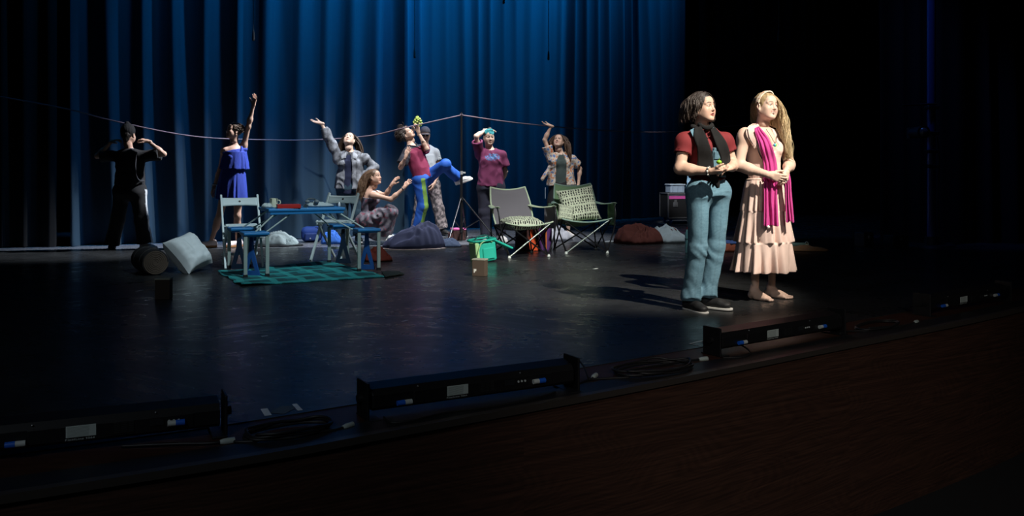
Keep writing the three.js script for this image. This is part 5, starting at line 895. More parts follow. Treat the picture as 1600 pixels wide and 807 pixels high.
// 1 - overalls
{ const D = 6.85, J = joints(D, { female: true, w: 0.90, arm: 1.08, neck: [1101, 199, 0.02], pel: [1107, 294], headC: [1098, 169, -0.01], headF: V(0.68, 0.17, 0.71), headU: V(0.05, 1, 0.05),
    sR: [1070, 217, -0.09], sL: [1131, 217, 0.09], eR: [1062, 264, -0.13], eL: [1145, 258, 0.10], wR: [1109, 268, -0.25], wL: [1141, 262, -0.13],
    hR: [1091, 300, -0.05], hL: [1123, 300, 0.05], kR: [1090, 392, -0.05], kL: [1118, 388, 0.05], aR: [1079, 468, 0.0], aL: [1105, 464, 0.05],
    handR: { dir: V(0.95, -0.02, 0.25), palm: V(-0.1, 0.9, -0.35), curl: [0.5, 0.55, 0.6, 0.65], spread: 0.05, thumb: 0.5 }, handL: { dir: V(-0.8, -0.1, 0.55), palm: V(-0.2, -0.85, -0.45), curl: [0.45, 0.5, 0.55, 0.6], spread: 0.06, thumb: 0.35 } });
  const p = person('woman in a maroon tee and blue denim overalls with a black scarf, hands clasped', groundAt(at(1097, 483, D)), J, { tone: SKIN.fair, cell: 0.0095, headCell: 0.003, handCell: 0.0032,
    face: { open: 0.0025, gaze: [0.35, 0.05, 1], lip: [0.46, 0.11, 0.10], brow: [0.03, 0.018, 0.014], iris: [0.08, 0.06, 0.03], jaw: 0.95 } });
  const M = p.M, dark = [0.018, 0.012, 0.010], tip = [0.05, 0.032, 0.022];
  const flow = (d) => [Math.sign(d.x || 1) * 0.75, -0.35, -0.42];
  p.put('hair', join(scalp(M, dark, { k: 1.05, overEars: true, fh: 0.092, extra: [ell(V(-0.062, 0.0, -0.045), [0.042, 0.075, 0.06], undefined, undefined, undefined, { k: 0.03 }), ell(V(0.062, 0.0, -0.045), [0.042, 0.075, 0.06], undefined, undefined, undefined, { k: 0.03 }), ell(V(0, -0.02, -0.085), [0.07, 0.075, 0.05], undefined, undefined, undefined, { k: 0.03 }), ell(V(-0.085, -0.035, 0.012), [0.028, 0.032, 0.032], undefined, undefined, undefined, { sub: true, k: 0.012 })] }), nets([ell(V(0, 0.02, -0.115), [0.045, 0.05, 0.04]), ell(V(0.01, -0.03, -0.105), [0.035, 0.04, 0.03])], { cell: 0.007, color: dark, wrinkle: (x, y, z) => 0.008 * noise(x * 50, y * 50, z * 50) }).applyMatrix4(M),
    locks(M, { seed: 11, n: 900, len: (d) => d.y > 0.3 ? 0.19 : 0.10, steps: 13, wave: 0.32, waveFreq: 45, gravity: 0.36, thick: 0.0042, color: dark, tip, puff: 1.10, faceHalf: 0.068, accept: (d) => d.z < 0.56 + d.y * 0.36 && d.y > -0.5 && !(d.y < -0.15 && d.z > -0.1), flow })), hairMat);
  // maroon tee
  const tee = shirt(J, { t: 0.013, sleeve: 0.50, cuff: 0.068, hem: -0.05, hw: 0.142, hd: 0.105, amp: 0.007, cell: 0.009, seed: 4, drape: 0.02 });
  p.put('tshirt', tee, cloth([0.17, 0.012, 0.016], 0.85), 'maroon t-shirt');
  const denimTex = dataTexture(256, (u, v, x, y) => { const n = wrapNoise(u, v, 2, 3) * 12 + wrapNoise(u, v, 10, 7) * 12 + (((x + y) & 3) < 2 ? 7 : -7); return [84 + n, 118 + n, 134 + n]; }); denimTex.repeat.set(4, 4);
  const denim = mat([1, 1, 1], 0.85, { map: denimTex, bumpMap: weaveBump, bumpScale: 0.0006, vertexColors: true });
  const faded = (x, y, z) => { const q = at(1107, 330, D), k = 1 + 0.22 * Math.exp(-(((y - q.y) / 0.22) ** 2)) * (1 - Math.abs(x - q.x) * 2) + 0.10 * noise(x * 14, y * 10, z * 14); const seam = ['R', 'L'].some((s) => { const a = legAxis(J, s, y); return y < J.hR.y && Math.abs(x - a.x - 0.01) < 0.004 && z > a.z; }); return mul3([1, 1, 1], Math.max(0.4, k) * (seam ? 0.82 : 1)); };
  const bunch = (x, y, z) => { if (y > J.hR.y) return folds(0.004, 5, 4, 5, 3)(x, y, z); const w = noise(x * 4, y * 3, z * 4) * 2, k = J.kR.y, low = Math.exp(-(((y - J.aR.y - 0.07) / 0.09) ** 2)) + 0.8 * Math.exp(-(((y - k + 0.03) / 0.10) ** 2)); const n1 = noise(x * 5 + 7, y * 4, z * 5); return 0.0085 * low * Math.max(-0.4, n1 + 0.3) * Math.sin(y * 60 + w * 5 + x * 45 + z * 20) + folds(0.007, 5, 3, 5, 3)(x, y, z); };
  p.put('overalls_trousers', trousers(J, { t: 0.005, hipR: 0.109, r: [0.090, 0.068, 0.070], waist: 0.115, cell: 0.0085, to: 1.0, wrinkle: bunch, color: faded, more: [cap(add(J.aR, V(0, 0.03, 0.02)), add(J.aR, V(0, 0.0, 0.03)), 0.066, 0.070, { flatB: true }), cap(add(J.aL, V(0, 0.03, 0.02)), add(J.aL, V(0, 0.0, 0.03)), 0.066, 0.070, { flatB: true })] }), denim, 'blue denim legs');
  const under = [...torso(J, 0.020), cap(J.sR, J.eR, 0.07, 0.06), cap(J.sL, J.eL, 0.07, 0.06), col(mix(J.pel, J.neck, 0.7), P0(J, J.pel, 0, -0.02, 0), J.chest.X, [0.15, 0.118], [0.15, 0.118])];
  p.put('bib', band(under, [[1122, 231, 8.5], [1122, 250, 9.5], [1119, 276, 15]], D, 0.016, 0.005), denim, 'denim bib');
  p.put('bib_pocket', band(under, [[1122, 237, 5.5], [1122, 249, 6]], D, 0.023, 0.004, 14), denim);
  p.put('strap', band(under, [[1081, 202, 3.6], [1087, 214, 3.6], [1095, 228, 3.4], [1094, 246, 3.2], [1091, 268, 3.6]], D, 0.015, 0.005), denim, 'denim shoulder strap');
  p.put('strap', band(under, [[1113, 201, 2.4], [1119, 207, 2.8], [1124, 214, 2.6]], D, 0.014, 0.005, 20), denim, 'denim shoulder strap');
  for (const [x, y] of [[1116, 232], [1128, 232]]) { const q = onto(under, x, y, D, 0.024); if (q) p.put('button', new THREE.SphereGeometry(0.006, 12, 8).translate(q.x, q.y, q.z), STEEL); }
  { const q = onto(under, 1095, 286, D, 0.022) ?? at(1095, 286, D - 0.15); p.put('button', new THREE.SphereGeometry(0.007, 12, 8).translate(q.x, q.y, q.z), STEEL); }
  const knit = cloth([0.005, 0.005, 0.0055], 0.95, { bumpScale: 0.003 });
  p.put('scarf', join(band(under, [[1090, 199, 5], [1093, 212, 9], [1099, 230, 10], [1102, 250, 12], [1103, 270, 12]], D, 0.026, 0.014, 40, 10), band(under, [[1113, 201, 4], [1120, 213, 6], [1128, 228, 8], [1133, 246, 7], [1133, 266, 7]], D, 0.026, 0.014, 40, 10),
    tube(smooth([at(1088, 203, D - 0.08), at(1083, 197, D + 0.02), at(1094, 194, D + 0.09), at(1108, 196, D + 0.06), at(1114, 202, D - 0.03)], 24), 0.024, 10),
    tube(smooth([at(1110, 268, D - 0.22), at(1117, 280, D - 0.2), at(1121, 290, D - 0.19), at(1122, 294, D - 0.19)], 14), (t) => 0.036 * (1 - 0.7 * t), 10)), knit, 'black knitted scarf');
  p.put('choker', tube(smooth([at(1094, 196, D - 0.07), at(1103, 200, D - 0.10), at(1112, 197, D - 0.06), at(1106, 193, D + 0.03), at(1096, 193, D + 0.02)], 30, true), 0.017, 10), knit, 'black choker');
  { const pts = [[1094, 206], [1098, 212], [1104, 215.5], [1109, 213], [1112, 207]].map(([x, y]) => onto(under, x, y, D, 0.006) ?? at(x, y, D - 0.12)); p.put('necklace', join(smooth(pts, 26).map((q) => new THREE.SphereGeometry(0.0042, 8, 6).translate(q.x, q.y, q.z))), mat('#5a1512', 0.4), 'dark red bead necklace'); }
  { const q = mix(J.wR, J.eR, 0.04), d = unit(sub(J.wR, J.eR)), r = 0.031, g = []; for (let i = 0; i < 14; i++) { const a = i / 14 * 2 * Math.PI, u = unit(cross(d, Y0)), v = cross(d, u), c = add(q, mul(u, Math.cos(a) * r), mul(v, Math.sin(a) * r)); g.push(paint(new THREE.SphereGeometry(0.0085, 8, 6).translate(c.x, c.y, c.z), i % 2 ? [0.02, 0.02, 0.02] : [0.6, 0.6, 0.55])); } p.put('bracelet', join(g), mat([1, 1, 1], 0.5, { vertexColors: true }), 'black and white bead bracelet'); }
  p.put('earring', new THREE.SphereGeometry(0.007, 12, 8).applyMatrix4(new THREE.Matrix4().makeTranslation(-0.082, -0.036, -0.004).premultiply(M)), mat('#d8d4c8', 0.3));
  shoeParts(p.t, p.t.position, J.aR, V(0.35, 0, 0.9), Y0, blackShoe, soleWhite, blackShoe, 1.0); shoeParts(p.t, p.t.position, J.aL, V(0.75, 0, 0.65), Y0, blackShoe, soleWhite, blackShoe, 1.0);
  const c = at(1123.5, 253.5, D - 0.30), f = thing('lime', c, 'small green fruit with a stem held at the bib of the overalls', 'fruit');
  part('fruit', new THREE.SphereGeometry(0.019, 20, 14).scale(1.05, 0.85, 1), mat('#7fb52a', 0.5), f); part('stem', rod(V(0, 0.014, 0), V(0.004, 0.032, 0), 0.0028, 8), mat('#4f7a22', 0.7), f); }

// 2 - long pink dress
{ const D = 7.35, J = joints(D, { female: true, w: 0.95, arm: 1.10, neck: [1191, 201, 0.02], pel: [1194, 292], headC: [1197, 167, -0.02], headF: V(0.52, 0.12, 0.84), headU: V(0.10, 1, 0),
    sR: [1164, 209, -0.10], sL: [1221, 212, 0.10], eR: [1154, 259, -0.13], eL: [1234, 258, 0.06], wR: [1200, 273, -0.25], wL: [1229, 266, -0.20],
    hR: [1182, 299, -0.04], hL: [1205, 299, 0.04], kR: [1180, 380, -0.02], kL: [1206, 378, 0.08], aR: [1180, 452, 0.02], aL: [1206, 447, 0.14],
    handR: { dir: V(0.85, -0.28, 0.3), palm: V(-0.1, 0.25, -0.95), curl: [0.35, 0.4, 0.45, 0.5], spread: 0.05, thumb: 0.3 }, handL: { dir: V(-0.25, -0.75, 0.45), palm: V(-0.55, 0.0, -0.8), curl: [0.4, 0.5, 0.5, 0.55], spread: 0.06, thumb: 0.5 } });
  const tone = SKIN.pale;
  const foot = (q, dir) => { const L = [cap(V(0, 0.10, -0.01), V(0, 0.06, -0.012), 0.034, 0.036, { k: 0.03 }), ell(V(0, 0.032, -0.035), [0.030, 0.032, 0.034]), cap(V(0, 0.055, 0.0), V(0.004 * q, 0.026, 0.10), 0.036, 0.026, { k: 0.03 }), cap(V(-0.022, 0.02, 0.02), V(-0.026, 0.018, 0.115), 0.02, 0.018), cap(V(0.018, 0.02, 0.02), V(0.026, 0.018, 0.115), 0.02, 0.018), ell(V(0.034 , 0.075, -0.015), [0.01, 0.012, 0.012]), ell(V(-0.034, 0.075, -0.015), [0.01, 0.012, 0.012])];
    [[0.033, 0.175, 0.0125], [0.012, 0.180, 0.0098], [-0.006, 0.174, 0.0092], [-0.021, 0.164, 0.0088], [-0.034, 0.150, 0.0082]].forEach(([x, z, r]) => L.push(cap(V(x * q * 0.8, 0.02, 0.105), V(x * q, r + 0.001, z - r), r * 1.05, r, { k: 0.006 })));
    L.push(cutBelow(V(0, 0.0015, 0), Y0)); return nets(L, { cell: 0.0042, k: 0.018, color: toned(tone) }).applyMatrix4((() => { const Z = unit(dir), X = cross(Y0, Z); return basis(X, Y0, Z, groundAt(J['a' + (q > 0 ? 'L' : 'R')], 0.005)); })()); };
  for (const q of ['R', 'L']) J['a' + q].y = 0.085;
  const p = person('barefoot woman in a long pale pink dress with a magenta scarf and wavy blonde hair', groundAt(at(1193, 470, D)), J, { tone, cell: 0.0095, headCell: 0.003, handCell: 0.0032, feet: [foot(-1, V(0.62, 0, 0.78)), foot(1, V(0.72, 0, 0.70))],
    face: { smile: 1, teeth: true, squint: true, gaze: [0.1, 0, 1], lip: [0.50, 0.21, 0.18], brow: [0.20, 0.13, 0.08], iris: [0.10, 0.12, 0.14], jaw: 1.05 } });
  const M = p.M, pinkC = [0.74, 0.55, 0.475], pink = mat([1, 1, 1], 0.9, { vertexColors: true, bumpMap: clothBump, bumpScale: 0.0022 });
  const pinkSkirt = mat([1, 1, 1], 0.9, { vertexColors: true, bumpMap: weaveBump, bumpScale: 0.0008 });
  const crinkle = (x, y, z) => mul3(pinkC, 0.95 + 0.10 * noise(x * 30, y * 12, z * 30));
  const bodice = shirt(J, { t: 0.012, sleeves: [], hem: -0.02, hw: 0.132, hd: 0.108, vneck: [0.060, 0.15], cell: 0.0085, color: crinkle, wrinkle: (x, y, z) => 0.003 * noise(x * 45, y * 18, z * 45) + folds(0.005, 7, 5, 7, 2)(x, y, z) });
  p.put('bodice', bodice, pink);
  p.put('skirt', skirtGeo(at(1193, 281, D), at(1194.5, 423, D), J.hip.X, [0.146, 0.124], [0.252, 0.22], { n: 15, amp: 0.20, big: 0.14, bump: 0.010, tiers: [0, 0.34, 0.685, 1], seed: 6, nu: 420, nv: 96, pow: 0.66, color: (u, v, q) => crinkle(q.x, q.y, q.z) }), pinkSkirt, 'tiered crinkled skirt');
  const under = [...torso(J, 0.016), cap(J.sR, J.eR, 0.06, 0.05), cap(J.sL, J.eL, 0.06, 0.05), col(mix(J.pel, J.neck, 0.7), P0(J, J.pel, 0, 0.0, 0), J.chest.X, [0.148, 0.118], [0.15, 0.122])];
  p.put('waistband', tube(Array.from({ length: 41 }, (_, i) => { const a = i / 40 * 2 * Math.PI; return add(at(1193, 281.5, D), mul(J.hip.X, Math.cos(a) * 0.140), mul(J.hip.Z, Math.sin(a) * 0.120)); }), 0.013, 8, pinkC, 1), pink);
  // flat ruffles over the shoulders with dark bead trim along the armholes and the neckline
  const trim = (a, b, parent) => { const beads = []; for (let i = 0; i <= 15; i++) { const q = onto(under, lerp(a[0], b[0], i / 15) - 2.2 * Math.sin(i / 15 * Math.PI), lerp(a[1], b[1], i / 15), D, 0.018); if (q) beads.push(new THREE.SphereGeometry(0.0052, 8, 6).translate(q.x, q.y, q.z)); } if (beads.length) part('bead_trim', moved(join(beads), p.neg), mat([0.03, 0.012, 0.016], 0.6), parent, 'dark bead trim'); };
  const rf = p.put('shoulder_ruffle', join(band(under, [[1186, 197, 3], [1176, 200, 6], [1171, 207, 6], [1176, 220, 4.5], [1181, 232, 2.5]], D, 0.015, 0.006, 34, 8, () => pinkC), band(under, [[1181, 203, 3], [1184, 216, 3.6], [1188, 232, 3.2], [1191, 248, 2]], D, 0.012, 0.005, 30, 6, () => pinkC)), pink, 'pale shoulder ruffle');
  trim([1168, 203], [1178, 228], rf); trim([1183, 220], [1190, 247], rf);
  // magenta scarf: round the neck, two tails hanging in front
  const mag = cloth([0.50, 0.045, 0.24], 0.85);
  const tail = (line, dd, seed) => { const c = new THREE.CatmullRomCurve3(line.map(([x, y, w, d]) => V(x, y, w))), ds = line.map((l) => l[3]); return slab((u, v) => { const q = c.getPoint(v), k = v * (ds.length - 1), i = Math.min(ds.length - 2, Math.floor(k)), d = lerp(ds[i], ds[i + 1], k - i), r = 0.014 * Math.sin(u * 17 + seed + 2 * noise(v * 2, u * 2, seed)) + 0.008 * Math.sin(u * 7 - v * 3 + seed); return at(q.x + (u - 0.5) * 2 * q.z, q.y + (v > 0.97 ? 1.3 * Math.sin(u * 9) : 0), D + d + r); }, 40, 50, 0.004); };
  p.put('scarf', join(band(under, [[1182.5, 199, 3.2], [1186, 207, 6], [1193, 220, 8.5], [1199, 238, 9.5], [1203, 254, 10], [1204, 270, 10.5], [1204, 282, 10.5]], D, 0.018, 0.006, 46, 34, null, 0.016), tail([[1204, 276, 10.5, -0.19], [1204, 300, 10, -0.215], [1204.5, 325, 10.5, -0.235], [1205, 353, 11.5, -0.25]], 0, 1), tail([[1228, 262, 3.5, -0.14], [1230.5, 280, 4.6, -0.18], [1232, 310, 5.5, -0.20], [1234.5, 347, 6.3, -0.23]], 0, 3),
    tube(smooth([at(1180, 201, D - 0.06), at(1178, 197, D + 0.02), at(1188, 194, D + 0.10), at(1203, 197, D + 0.09)], 24), 0.018, 10)), mag, 'magenta scarf');
  { const q = onto(under, 1211, 227, D, 0.012) ?? at(1211, 227, D - 0.14), pen = paint(new THREE.SphereGeometry(0.0145, 20, 14), [1, 1, 1]), C = [], A = pen.attributes.position; for (let i = 0; i < A.count; i++) { const w = (A.getX(i) + 0.0145) / 0.029, h = new THREE.Color().setHSL(lerp(0.72, 0.1, w), 0.8, 0.4); C.push(h.r, h.g, h.b); } pen.setAttribute('color', new THREE.Float32BufferAttribute(C, 3));
    const pt = p.put('pendant', pen.translate(q.x, q.y, q.z), mat([1, 1, 1], 0.2, { vertexColors: true }), 'round rainbow-coloured pendant'); const ch = [[1197, 202], [1205, 214], [1211, 224], [1214, 214], [1217, 205]].map(([x, y]) => onto(under, x, y, D, 0.004) ?? at(x, y, D - 0.08)); part('necklace_cord', moved(tube(smooth(ch, 24), 0.0022, 6), p.neg), mat('#3a2018', 0.6), pt); }
  for (const [x, y] of [[1200.5, 355]]) { const q = at(x, y, D - 0.27); p.put('tassel_bead', new THREE.SphereGeometry(0.013, 14, 10).translate(q.x, q.y, q.z), mat('#e8e2d6', 0.4), 'white bead at the scarf end'); }
  // hair: falls over her left shoulder and down her back
  const blond = [0.40, 0.285, 0.15], tipc = [0.62, 0.50, 0.30], body = [...under, ...armBones(J, 'L', 0.0)];
  const side = (d) => d.x > -0.25;
  p.put('hair', join(scalp(M, blond, { k: 1.02, overEars: true, fh: 0.098 }),
    locks(M, { seed: 21, n: 1100, len: (d) => 0.47, steps: 22, wave: 0.36, waveFreq: 34, gravity: 0.55, thick: 0.0034, color: blond, tip: tipc, faceHalf: 0.060, body, off: 0.016, pull: mul(add(mul(J.chest.Z, 0.9), mul(J.chest.X, 0.2)), 0.30), accept: (d) => d.x > 0.05 && d.z < 0.50 + d.y * 0.36 && d.y > -0.35 && d.z > -0.75, flow: (d) => [0.75, -0.35, 0.15] }),
    locks(M, { seed: 22, n: 600, len: 0.26, steps: 14, wave: 0.26, waveFreq: 38, gravity: 0.75, thick: 0.0026, color: mul3(blond, 0.8), tip: blond, faceHalf: 0.064, body, off: 0.012, pull: add(mul(J.chest.Z, -0.6), mul(J.chest.X, 1.3)), accept: (d) => (d.x <= 0.05 || d.z <= -0.75) && d.z < 0.24 + d.y * 0.36 && d.y > -0.35, flow: (d) => [Math.sign(d.x) * 0.3, -0.35, -0.95] }),
    nets([cap(at(1217, 172, D), at(1224, 205, D - 0.02), 0.022, 0.024), cap(at(1224, 205, D - 0.02), at(1229, 238, D - 0.05), 0.024, 0.016)], { cell: 0.008, color: (x, y, z) => mul3(blond, 0.8 + 0.4 * noise(x * 60, y * 10, z * 60)), wrinkle: (x, y, z) => 0.006 * noise(x * 60, y * 16, z * 60) })), hairMat, 'long wavy blonde hair');
  { const pts = []; for (let i = 0; i <= 24; i++) { const a = lerp(-1.62, 1.62, i / 24); pts.push(V(Math.sin(a) * 0.0845, 0.030 + Math.cos(a) * 0.094, 0.026 * Math.cos(a) + 0.006 - 0.02 * Math.sin(a) ** 2)); }
    const hb = slab((u, v) => { const k = u * 24, i = Math.min(23, Math.floor(k)), q = mix(pts[i], pts[i + 1], k - i); return add(q, V(0, -0.010 * (v - 0.5) * 0.6, (v - 0.5) * 0.036)); }, 60, 8, 0.009, (u, v, q) => noise(q.x * 70, q.y * 70, q.z * 90) > 0.18 ? [0.48, 0.24, 0.16] : [0.75, 0.66, 0.52]).applyMatrix4(M);
    p.put('headband', hb, vcloth(0.8), 'pale floral headband'); }
  p.put('ring', new THREE.TorusGeometry(0.0095, 0.002, 8, 18).translate(0, 0, 0).applyMatrix4(basis(X0, Y0, Z0, add(J.wL, V(-0.02, -0.085, 0.05)))), STEEL); }

// 3 - seen from behind, beanie
{ const D = 11.85, J = joints(D, { w: 1.08, neck: [203, 235], pel: [203, 293], headC: [201, 211], headF: V(0.1, 0.05, -1), sL: [179, 243], sR: [227, 243], eL: [152, 244, -0.03], eR: [256, 241, -0.03], wL: [174, 222, -0.06], wR: [232, 221, -0.06],
    hL: [191, 299], hR: [215, 299], kL: [184, 343], kR: [221, 343], aL: [175, 382, 0.02], aR: [227, 381, 0.02],
    handL: { dir: V(0.85, 0.3, 0.1), palm: V(0.2, -0.9, -0.2), curl: 0.55, thumb: 0.4 }, handR: { dir: V(-0.85, 0.25, 0.1), palm: V(-0.2, -0.9, -0.2), curl: 0.55, thumb: 0.4 } });
  const p = person('person seen from behind in black tee, beanie and side-striped trousers, arms raised to shoulders', groundAt(at(202, 391, D)), J, { tone: SKIN.mid, face: {} });
  p.put('beanie', nets([ell(V(0, 0.055, -0.016), [0.087, 0.098, 0.105]), cap(V(0, 0.13, -0.03), V(0, 0.15, -0.03), 0.05, 0.03), cutBelow(V(0, 0.005, 0), V(0, 1, -0.25))], { cell: 0.007, wrinkle: (x, y, z) => 0.0025 * Math.sin(Math.atan2(x, z) * 40) }).applyMatrix4(p.M), cloth([0.008, 0.008, 0.009]));
  p.put('hair', scalp(p.M, [0.02, 0.014, 0.01], { k: 1.0 }), hairMat);
  p.put('tshirt', shirt(J, { sleeve: 0.80, cuff: 0.088, t: 0.022, hem: 0.10, hw: 0.17, hd: 0.125, seed: 9, amp: 0.011 }), cloth([0.006, 0.006, 0.007]), 'loose black t-shirt');
  p.put('trousers', trousers(J, { r: [0.10, 0.085, 0.10], seed: 8, cell: 0.011, color: (x, y, z) => { for (const [q, s] of [['L', -1], ['R', 1]]) { const a = legAxis(J, q, y); if ((x - a.x) * s > 0.066 && Math.abs(z - a.z) < 0.03 && y < J.hL.y + 0.02) return [0.5, 0.52, 0.54]; } return [0.006, 0.006, 0.007]; } }), vcloth(), 'black track trousers with white side stripes');
  p.put('crossbody_strap', tube(smooth([at(214, 238, D - 0.10), at(212, 262, D - 0.155), at(216, 280, D - 0.15), at(226, 283, D - 0.05)], 18), 0.012, 8, null, 0.4), cloth([0.02, 0.02, 0.024]));
  p.put('neck_band', tube(Array.from({ length: 25 }, (_, i) => { const a = i / 24 * 2 * Math.PI; return P0(J, J.neck, Math.cos(a) * 0.066, 0.012 + 0.012 * Math.sin(a) * -1, Math.sin(a) * 0.066 + 0.012); }), 0.007, 8), mat('#9aa0a8', 0.7), 'pale neck band');
  shoeParts(p.t, p.t.position, J.aR, V(0.85, 0, 0.35), Y0, whiteShoe, soleWhite, lacesWhite); shoeParts(p.t, p.t.position, J.aL, V(-0.4, 0, -0.9), Y0, blackShoe, soleWhite, blackShoe); }

// 4 - blue dress, arm up
{ const D = 12.1, J = joints(D, { female: true, w: 0.92, neck: [366, 226], pel: [363, 283], headC: [365, 205, -0.02], headF: V(-0.72, 0.25, 0.62), sR: [351, 234, -0.08], sL: [380, 232, 0.08], eL: [388, 198, 0.04], wL: [396, 165, 0.02], eR: [344, 265, 0.02], wR: [335, 291, -0.02],
    hR: [354, 288, -0.04], hL: [372, 288, 0.04], kR: [343, 338, -0.10], kL: [371, 338, -0.02], aR: [330, 377, -0.05], aL: [371, 376, 0.06],
    handL: { dir: V(0.2, 1, 0), palm: V(-0.5, 0.1, 0.8), curl: 0.14, spread: 0.20, thumb: 0.9 }, handR: { dir: V(-0.2, -1, 0.15), palm: V(0.9, 0, 0.3), curl: 0.3, thumb: 0.4 } });
  const p = person('short-haired dancer in a royal blue dress with one arm stretched straight up', groundAt(at(352, 388, D)), J, { tone: SKIN.mid, face: { jaw: 1.0 } }), blueC = [0.010, 0.035, 0.30], blue = cloth(blueC, 0.8);
  const brown = [0.10, 0.055, 0.03];
  p.put('hair', join(scalp(p.M, brown, { k: 1.03, nape: false, fh: 0.088 }), locks(p.M, { seed: 41, n: 420, len: 0.05, steps: 7, wave: 0.3, gravity: 0.10, thick: 0.0036, color: brown, accept: (d) => d.z < 0.45 + d.y * 0.3 && d.y > -0.15, flow: (d) => [0.2 * Math.sign(d.x), 0.1, -0.9] })), hairMat);
  p.put('dress_bodice', shirt(J, { sleeves: [], t: 0.012, hem: -0.10, hw: 0.13, hd: 0.105, cut: [cutBelow(add(J.neck, V(0, -0.075, 0)), V(0.25, -1, 0))] }), blue);
  p.put('strap', tube(smooth([P0(J, J.sL, -0.03, 0.055, 0), P0(J, J.sL, -0.05, 0.0, 0.085), P0(J, J.chestC, 0.06, 0.06, 0.125)], 12), 0.014, 8, null, 0.4), blue);
  p.put('ruffle', skirtGeo(at(367, 237, D), at(366.5, 264, D), J.chest.X, [0.155, 0.125], [0.19, 0.15], { n: 11, amp: 0.09, seed: 3, nu: 160, nv: 24 }), blue, 'ruffled top tier');
  p.put('skirt', skirtGeo(at(365, 260, D), at(362, 312, D), J.hip.X, [0.135, 0.11], [0.205, 0.17], { n: 12, amp: 0.07, seed: 8, nu: 180, nv: 36, pow: 0.6 }), blue);
  const upper = mat('#f4e2de', 0.6);
  p.put('wristwatch', new THREE.TorusGeometry(0.03, 0.007, 8, 20).rotateX(Math.PI / 2).translate(J.wR.x, J.wR.y + 0.02, J.wR.z), mat('#c9ccd0', 0.5));
  shoeParts(p.t, p.t.position, J.aR, V(-0.85, 0, 0.5), Y0, upper, soleGum, lacesWhite); shoeParts(p.t, p.t.position, J.aL, V(-0.55, 0, 0.8), Y0, upper, soleGum, lacesWhite); }

// 5 - denim jacket
{ const D = 13.0, J = joints(D, { female: true, w: 0.98, neck: [548, 238], pel: [546, 290], headC: [546, 219, 0.03], headF: V(-0.06, 0.70, 0.75), sR: [529, 247], sL: [569, 247], eR: [514, 217, -0.04], wR: [502, 193, -0.08], eL: [586, 262, 0.06], wL: [567, 282, -0.04],
    hR: [537, 294], hL: [556, 294], kR: [535, 334], kL: [558, 334], aR: [534, 369], aL: [560, 369],
    handR: { dir: V(-0.95, 0.22, 0.1), palm: V(0.1, 0.9, 0.35), curl: 0.12, spread: 0.12, thumb: 0.8 }, handL: { dir: V(-0.75, -0.55, 0.25), palm: V(-0.4, 0.3, -0.85), curl: 0.3, thumb: 0.4 } });
  const p = person('long-haired person in an open faded denim jacket, face tilted up, one arm flung up', groundAt(at(547, 378, D)), J, { tone: SKIN.pale, face: { jaw: 1.0, brow: [0.05, 0.03, 0.02] } });
  p.put('tshirt', shirt(J, { t: 0.013, sleeve: 0.4, hem: 0.12, seed: 3 }), cloth([0.012, 0.018, 0.055]), 'navy t-shirt');
  p.put('jeans', trousers(J, { r: [0.096, 0.075, 0.08], color: [0.022, 0.055, 0.085] }), vcloth());
  const open = ell(P0(J, mix(J.pel, J.neck, 0.30), 0.0, -0.06, 0.17), [0.058, 0.50, 0.115], J.chest.X, J.chest.Y, J.chest.Z, { sub: true, k: 0.01 });
  const jacket = shirt(J, { t: 0.034, sleeve: 1.72, cuff: 0.055, hem: 0.05, hw: 0.19, hd: 0.14, cell: 0.0095, amp: 0.020, seed: 12, drape: 0.05, cut: [open], more: [cap(J.eL, mix(J.eL, J.wL, 0.5), 0.078, 0.07), cap(mix(J.sR, J.eR, 0.5), mix(J.eR, J.wR, 0.4), 0.072, 0.066), cap(P0(J, J.pel, 0.17, -0.02, 0.02), P0(J, J.chestC, 0.15, -0.05, 0), 0.05, 0.04)],
    color: (x, y, z) => { const n = noise(x * 16, y * 16, z * 16), m = noise(x * 50, y * 50, z * 50), seam = Math.abs((((x - J.pel.x) * 12) % 1 + 1) % 1 - 0.5) < 0.06; return mul3([0.22, 0.235, 0.27], 0.85 + 0.8 * n + 0.35 * m - (seam ? 0.25 : 0)); } });
  p.put('denim_jacket', jacket, vcloth(0.85), 'faded denim jacket');
  for (const q of [-1, 1]) p.put('collar', slab((u, v) => { const a = P0(J, J.neck, q * 0.055, 0.035, 0.0), b = P0(J, J.neck, q * 0.045, -0.085, 0.115); const m = mix(a, b, u); return add(m, mul(J.chest.X, q * v * 0.065), mul(J.chest.Y, -0.035 * v * (1 - u) - 0.02 * v), mul(J.chest.Z, 0.03 * Math.sin(u * Math.PI) + 0.012)); }, 16, 8, 0.008, () => [0.30, 0.32, 0.36]), vcloth(0.85));
  const brown = [0.050, 0.028, 0.017], body = [...torso(J, 0.036), cap(J.sR, J.eR, 0.07, 0.07), cap(J.sL, J.eL, 0.07, 0.07)];
  p.put('hair', join(scalp(p.M, brown, { overEars: true, fh: 0.10 }), locks(p.M, { seed: 51, n: 560, len: 0.33, steps: 13, wave: 0.14, waveFreq: 16, gravity: 0.55, thick: 0.0042, color: brown, tip: [0.08, 0.045, 0.026], faceHalf: 0.064, body, accept: (d) => d.z < 0.30 + d.y * 0.3 && d.y > -0.4, flow: (d) => [Math.sign(d.x) * 0.8, -0.3, -0.1] })), hairMat);
  for (const q of ['R', 'L']) shoeParts(p.t, p.t.position, J['a' + q], V(q === 'R' ? -0.2 : 0.3, 0, 1), Y0, blackShoe, soleWhite, blackShoe); }

